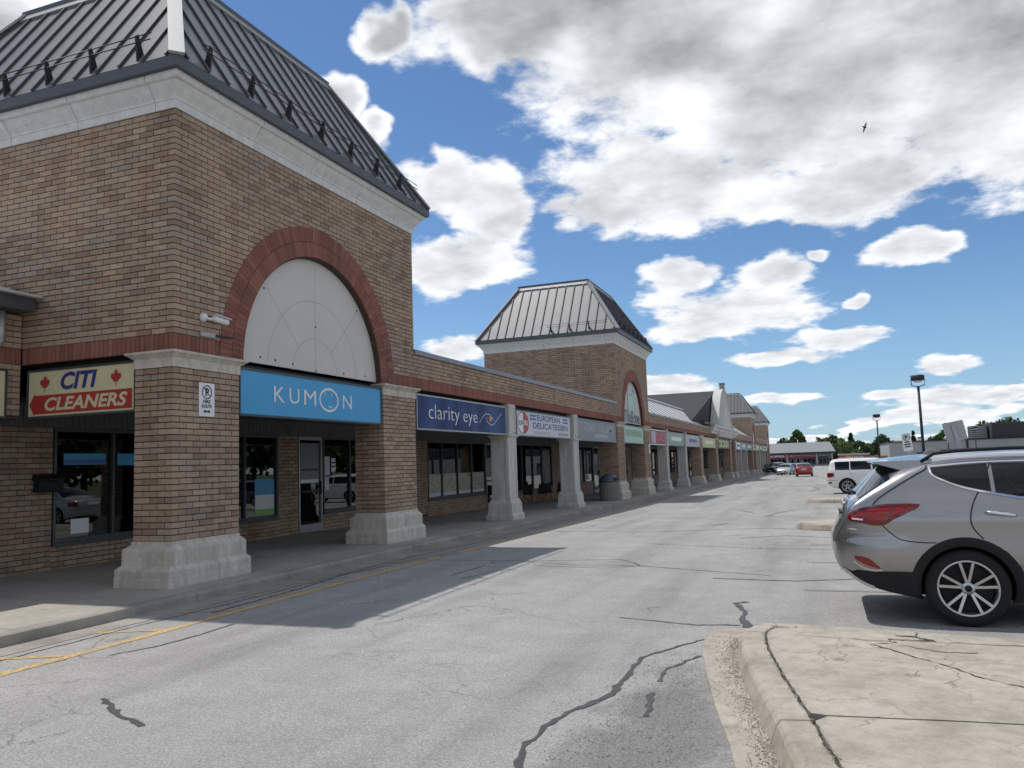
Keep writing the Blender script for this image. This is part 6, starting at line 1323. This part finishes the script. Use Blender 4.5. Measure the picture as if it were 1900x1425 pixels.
# lamp posts
def lamp(px_, py_, Y, label):
    d = F_ + RT * ((px_ - 950) / 1495.9) - UP * ((py_ - 712.5) / 1495.9); X = d.x / d.y * Y; zt_ = CAMZ + d.z / d.y * Y; g = gz(Y)
    r = tag(empty('lamp_post', (X, Y, g)), label, 'lamp post', 'parking lot lamp posts'); 
    b = MB(); b.lathe([(.30, 0), (.30, .75), (.26, .8)], 16, (X, Y, g)); b.build('footing', 'kerb_stone', r)
    b = MB(); b.tube([(X, Y, g + .78), (X, Y, zt_ - .75)], [.11, .085], 10); b.build('pole', 'pole', r)
    b = MB(); b.tube([(X, Y, zt_ - .80), (X - .42, Y, zt_ - .68), (X - .45, Y, zt_ - .3)], .035, 8); b.tube([(X, Y, zt_ - .80), (X + .42, Y, zt_ - .68), (X + .45, Y, zt_ - .3)], .035, 8); b.build('yoke', 'pole', r)
    b = MB(); b.lathe([(.28, -.36), (.44, -.34), (.46, 0), (.40, .03), (.02, .05)], 20, (X, Y, zt_)); b.build('lamp_head', 'pole', r); b = MB(); b.lathe([(.1, -.50), (.25, -.46), (.30, -.361)], 16, (X, Y, zt_)); b.build('diffuser', 'white_plastic', r)
lamp(1702, 697, 64, 'tall dark lamp post rising behind the silver SUV'); lamp(1626, 769, 115, 'dark lamp post over the white SUV'); lamp(1756, 785, 165, 'small far lamp post left of the leaning sign back'); lamp(1808, 792, 192, 'far lamp post beside the rooftop unit'); lamp(1706, 811, 260, 'tiny farthest lamp post beside the tall lamp post')
# leaning sign seen from behind, and the no-parking plate
def leaning(Y, base_px, top_px, w_, h_, label, face_front, zoff=0.0):
    def at(p_): d = F_ + RT * ((p_[0] - 950) / 1495.9) - UP * ((p_[1] - 712.5) / 1495.9); return Vector((d.x / d.y * Y, Y, CAMZ + d.z / d.y * Y))
    a, t = at(base_px), at(top_px); d = (t - a).normalized(); g = gz(Y); foot = a - d * ((a.z - g) / d.z)
    r = tag(empty('parking_sign', foot), label, 'sign'); sd_ = Vector((d.z, 0, -d.x)); n_ = Vector((0, -1, 0))
    b = MB(); b.obox((foot + t) / 2 + n_ * .018, sd_, n_, d, .028, .015, (t - foot).length / 2); b.build('post', 'galv', r)
    ctr = t - d * (h_ / 2 - .02); b = MB(); b.obox(ctr + n_ * (.036 if face_front else -.004), sd_, n_, d, w_ / 2, .003, h_ / 2); b.build('plate', 'sign_white' if face_front else 'galv', r)
    return r, ctr + n_ * .04, sd_, d
leaning(14.5, (1782, 835), (1767, 785), .30, .31, 'leaning signpost seen from behind above the silver SUV roof', False)
r, ctr, sd_, d = leaning(20.0, (1686, 838), (1680, 806), .19, .39, 'white no parking plate on a leaning post behind the SUV antenna', True)
lettering('P', 'sign_black', r, ctr + d * .10, sd_, d, .06, .09, .03); stroke(ring(20), .010, 'sign_black', r, ctr + d * .10, sd_, d, .065, .065, .003, 'ring', True)
for k, ww_ in enumerate((.10, .14, .12)): shape([(-ww_/2, -.013), (ww_/2, -.013), (ww_/2, .013), (-ww_/2, .013)], 'sign_black', r, ctr - d * (.0 + .05 * k), sd_, d, 1, 1, .003, 'print')
# ------------------------------------------------------------------ trees
def tree(x, Y, h, rw, kind, label, seed, n_=1500, conifer=False):
    rr = random.Random(seed); g = gz(Y) if Y < 228 else -1.36; r = tag(empty('conifer_tree' if conifer else 'leafy_tree', (x, Y, g)), label, 'tree', 'trees beyond the lot')
    b = MB(); b.tube([(x, Y, g), (x + rr.uniform(-.2, .2), Y, g + h * .4), (x, Y, g + h * .8)], [h * .025, h * .018, h * .006], 8)
    for k in range(6): a = rr.uniform(0, 6.28); z0 = g + h * rr.uniform(.3, .6); b.tube([(x, Y, z0), (x + math.cos(a) * rw * .5, Y + math.sin(a) * rw * .5, z0 + h * .15)], [h * .01, h * .003], 6)
    b.build('trunk', 'bark', r)
    cl = []
    if conifer:
        for k in range(60): t = rr.random() ** .8; a = rr.uniform(0, 6.28); rad = rw * (1 - t) * rr.uniform(.55, 1.05); cl.append((x + math.cos(a) * rad, Y + math.sin(a) * rad, g + h * (.08 + .9 * t) - rad * .2, rw * .26 * (1.1 - t * .8)))
    else:
        for k in range(34):
            a = rr.uniform(0, 6.28); t = rr.uniform(-1, 1); q = math.sqrt(1 - t * t) * rr.uniform(.45, 1.0); cl.append((x + math.cos(a) * q * rw * .85, Y + math.sin(a) * q * rw * .85, g + h * (.60 + .32 * t), rw * rr.uniform(.22, .38)))
    b = MB(); sz = h * .040; n_ = int(n_ * 1.5)
    for i in range(n_):
        cx, cy, cz_, cr = cl[rr.randrange(len(cl))]; v = Vector((rr.gauss(0, 1), rr.gauss(0, 1), rr.gauss(0, 1))).normalized() * cr * rr.uniform(.5, 1.05); p_ = Vector((cx, cy, cz_)) + v
        a = Vector((rr.gauss(0, 1), rr.gauss(0, 1), rr.gauss(0, 1))).normalized(); e = a.cross(Vector((rr.gauss(0, 1), rr.gauss(0, 1), rr.gauss(0, 1)))).normalized(); s = sz * rr.uniform(.6, 1.5)
        tone = min(1, max(0, .5 + rr.gauss(0, .22)))
        b.add([p_ - a * s, p_ + e * s * .6, p_ + a * s, p_ - e * s * .6], [(0, 1, 2, 3)], 0, tone)
    b.build('crown', kind, r)
def tpx(px_, ytop, Y, wpx, kind, label, seed, conifer=False, n_=1500):
    d = F_ + RT * ((px_ - 950) / 1495.9) - UP * ((ytop - 712.5) / 1495.9); X = d.x / d.y * Y; zt_ = CAMZ + d.z / d.y * Y; tree(X, Y, zt_ + 1.36, wpx * Y / 1495.9 / 2 / .93, kind, label, seed, n_, conifer)
tpx(1480, 797, 262, 30, 'leaf', 'round green tree rising over the far shop roof, left one', 1); tpx(1455, 812, 258, 30, 'leaf', 'low green tree behind the left end of the far shop roof', 2); tpx(1520, 812, 260, 34, 'leaf_dark', 'low dark green tree peeping over the middle of the far shop roof', 3); tpx(1545, 808, 256, 34, 'leaf', 'green tree over the right end of the far shop roof', 4); tpx(1558, 815, 248, 40, 'leaf_light', 'broad bright green tree right of the far shop', 5, False, 2200); tpx(1578, 804, 252, 34, 'leaf_dark', 'pointed dark tree above the red restaurant', 6, True, 2200); tpx(1592, 818, 250, 34, 'leaf_dark', 'dark green tree right of the pointed tree', 7, False, 1800); tpx(1604, 824, 250, 26, 'leaf', 'small green tree before the tan house', 8); tpx(1572, 830, 240, 44, 'leaf', 'bushy green tree behind the red restaurant roof', 20)
tpx(1636, 808, 290, 34, 'leaf_dark', 'dark tree behind the tan house roof', 9, False, 1800); tpx(1618, 822, 292, 30, 'leaf', 'green tree left of the far lamp post', 10); tpx(1660, 820, 290, 40, 'leaf', 'green tree behind the brown roofed house', 11); tpx(1638, 830, 262, 12, 'leaf_light', 'small light green tree in front of the tan house', 12, False, 700); tpx(1617, 830, 262, 10, 'leaf_light', 'little tree at the left corner of the tan house', 13, False, 700)
tpx(1694, 800, 260, 18, 'leaf_dark', 'small pointed dark conifer right of the no parking plate', 14, True, 1200); tpx(1738, 806, 260, 30, 'leaf', 'green tree left of the leaning sign, lower one', 15); tpx(1754, 795, 262, 30, 'leaf_light', 'taller light green tree behind the leaning sign', 16); tpx(1782, 780, 265, 26, 'leaf_dark', 'tall dark spruce right of the leaning sign', 17, True, 2200); tpx(1812, 798, 280, 10, 'leaf', 'thin tree behind the far lamp post', 18); tpx(1840, 782, 290, 60, 'leaf', 'green tree top over the rooftop unit', 19); tpx(1868, 780, 290, 60, 'leaf', 'green tree top over the dark louvred screen', 21)
# trees and a lawn bank behind the camera for the windows to mirror
for i, (x, y_, h, rw) in enumerate(((30, 40, 10, 5.5), (33, 51, 11, 6), (31, 62, 10, 5.5), (34, 74, 12, 6), (32, 86, 11, 6), (35, 99, 12, 6.5))): tree(x, y_, h, rw, 'leaf', 'green tree mirrored in the shop glass, %s from the left' % ('first', 'second', 'third', 'fourth', 'fifth', 'sixth')[i], 40 + i, 1500)
b = MB(); b.add([(27, 10, .03), (95, 10, .05), (95, 115, -.75), (27, 115, -.75)], [(0, 1, 2, 3)]); tag(b.build('lawn', 'grass'), kind='structure')
# ------------------------------------------------------------------ person and bird
def person(x, y_, rz, label):
    g = gz(y_); r = tag(empty('person', (x, y_, g), rz), label, 'person')
    J = [((0, 0, .95), .15), ((0, 0, 1.15), .14), ((0, 0, 1.38), .15), ((0, 0, 1.48), .06), ((0, .02, 1.56), .075), ((0, .03, 1.64), .10), ((0, .02, 1.72), .07),
         ((-.19, 0, 1.40), .065), ((-.25, -.04, 1.12), .05), ((-.24, .10, .90), .04), ((.19, 0, 1.40), .065), ((.25, .03, 1.12), .05), ((.24, -.08, .90), .04),
         ((-.09, 0, .86), .095), ((-.10, .14, .48), .065), ((-.10, .10, .09), .05), ((-.10, .24, .04), .04), ((.09, 0, .86), .095), ((.10, -.06, .48), .065), ((.10, -.28, .12), .05), ((.10, -.18, .04), .04)]
    E = [(0, 1), (1, 2), (2, 3), (3, 4), (4, 5), (5, 6), (2, 7), (7, 8), (8, 9), (2, 10), (10, 11), (11, 12), (0, 13), (13, 14), (14, 15), (15, 16), (0, 17), (17, 18), (18, 19), (19, 20)]
    me = bpy.data.meshes.new('body'); me.from_pydata([j[0] for j in J], E, []); o = bpy.data.objects.new('body', me); COL.objects.link(o)
    md = o.modifiers.new('s', 'SKIN'); me.skin_vertices[0].data[0].use_root = True
    for i, j in enumerate(J): me.skin_vertices[0].data[i].radius = (j[1], j[1] * (.72 if i < 3 else 1))
    o.modifiers.new('ss', 'SUBSURF').levels = 2; o.modifiers['ss'].render_levels = 2
    bpy.context.view_layer.update(); m2 = bpy.data.meshes.new_from_object(o.evaluated_get(bpy.context.evaluated_depsgraph_get())); bpy.data.objects.remove(o)
    m2.materials.clear()
    for k in ('skin', 'cloth_grey', 'cloth_dark', 'hair'): m2.materials.append(MATS[k])
    for p_ in m2.polygons:
        z = p_.center.z; p_.material_index = 0 if (1.47 < z < 1.66 or (abs(p_.center.x) > .2 and z < .96)) else (1 if z > .93 and z < 1.48 else (3 if z >= 1.66 else 2)); p_.use_smooth = True
    link('body', m2, r); b = MB(); b.box(.27, .40, -.16, .12, .62, .86); b.build('carried_bag', 'cloth_dark', r, local=True)
person(-6.55, 108, math.pi + .3, 'person in grey walking at the far end of the arcade')
d = (F_ + RT * ((1604 - 950) / 1495.9) - UP * ((236 - 712.5) / 1495.9)).normalized(); bp = Vector((0, 0, CAMZ)) + d * 70
br = tag(empty('bird', bp), 'small dark bird gliding in the sky before the large cloud', 'bird')
b = MB(); s = .34; wx_ = (RT * .35 + UP * .94).normalized(); fx = (RT * .94 - UP * .2 + F_ * .3).normalized()
b.tube([bp - fx * .22, bp - fx * .1, bp + fx * .08, bp + fx * .22], [.015, .055, .06, .01], 8); b.build('body', 'bird_feather', br)
for sg in (1, -1):
    b = MB(); t1 = bp + wx_ * sg * .22 + fx * .06; t2 = bp + wx_ * sg * .48 - fx * .05 * sg; b.add([bp + fx * .07, t1 + fx * .05, t2, t1 - fx * .09, bp - fx * .07], [(0, 1, 3, 4), (1, 2, 3)]); o = b.build('wing', 'bird_feather', br); o.modifiers.new('s', 'SOLIDIFY').thickness = .012
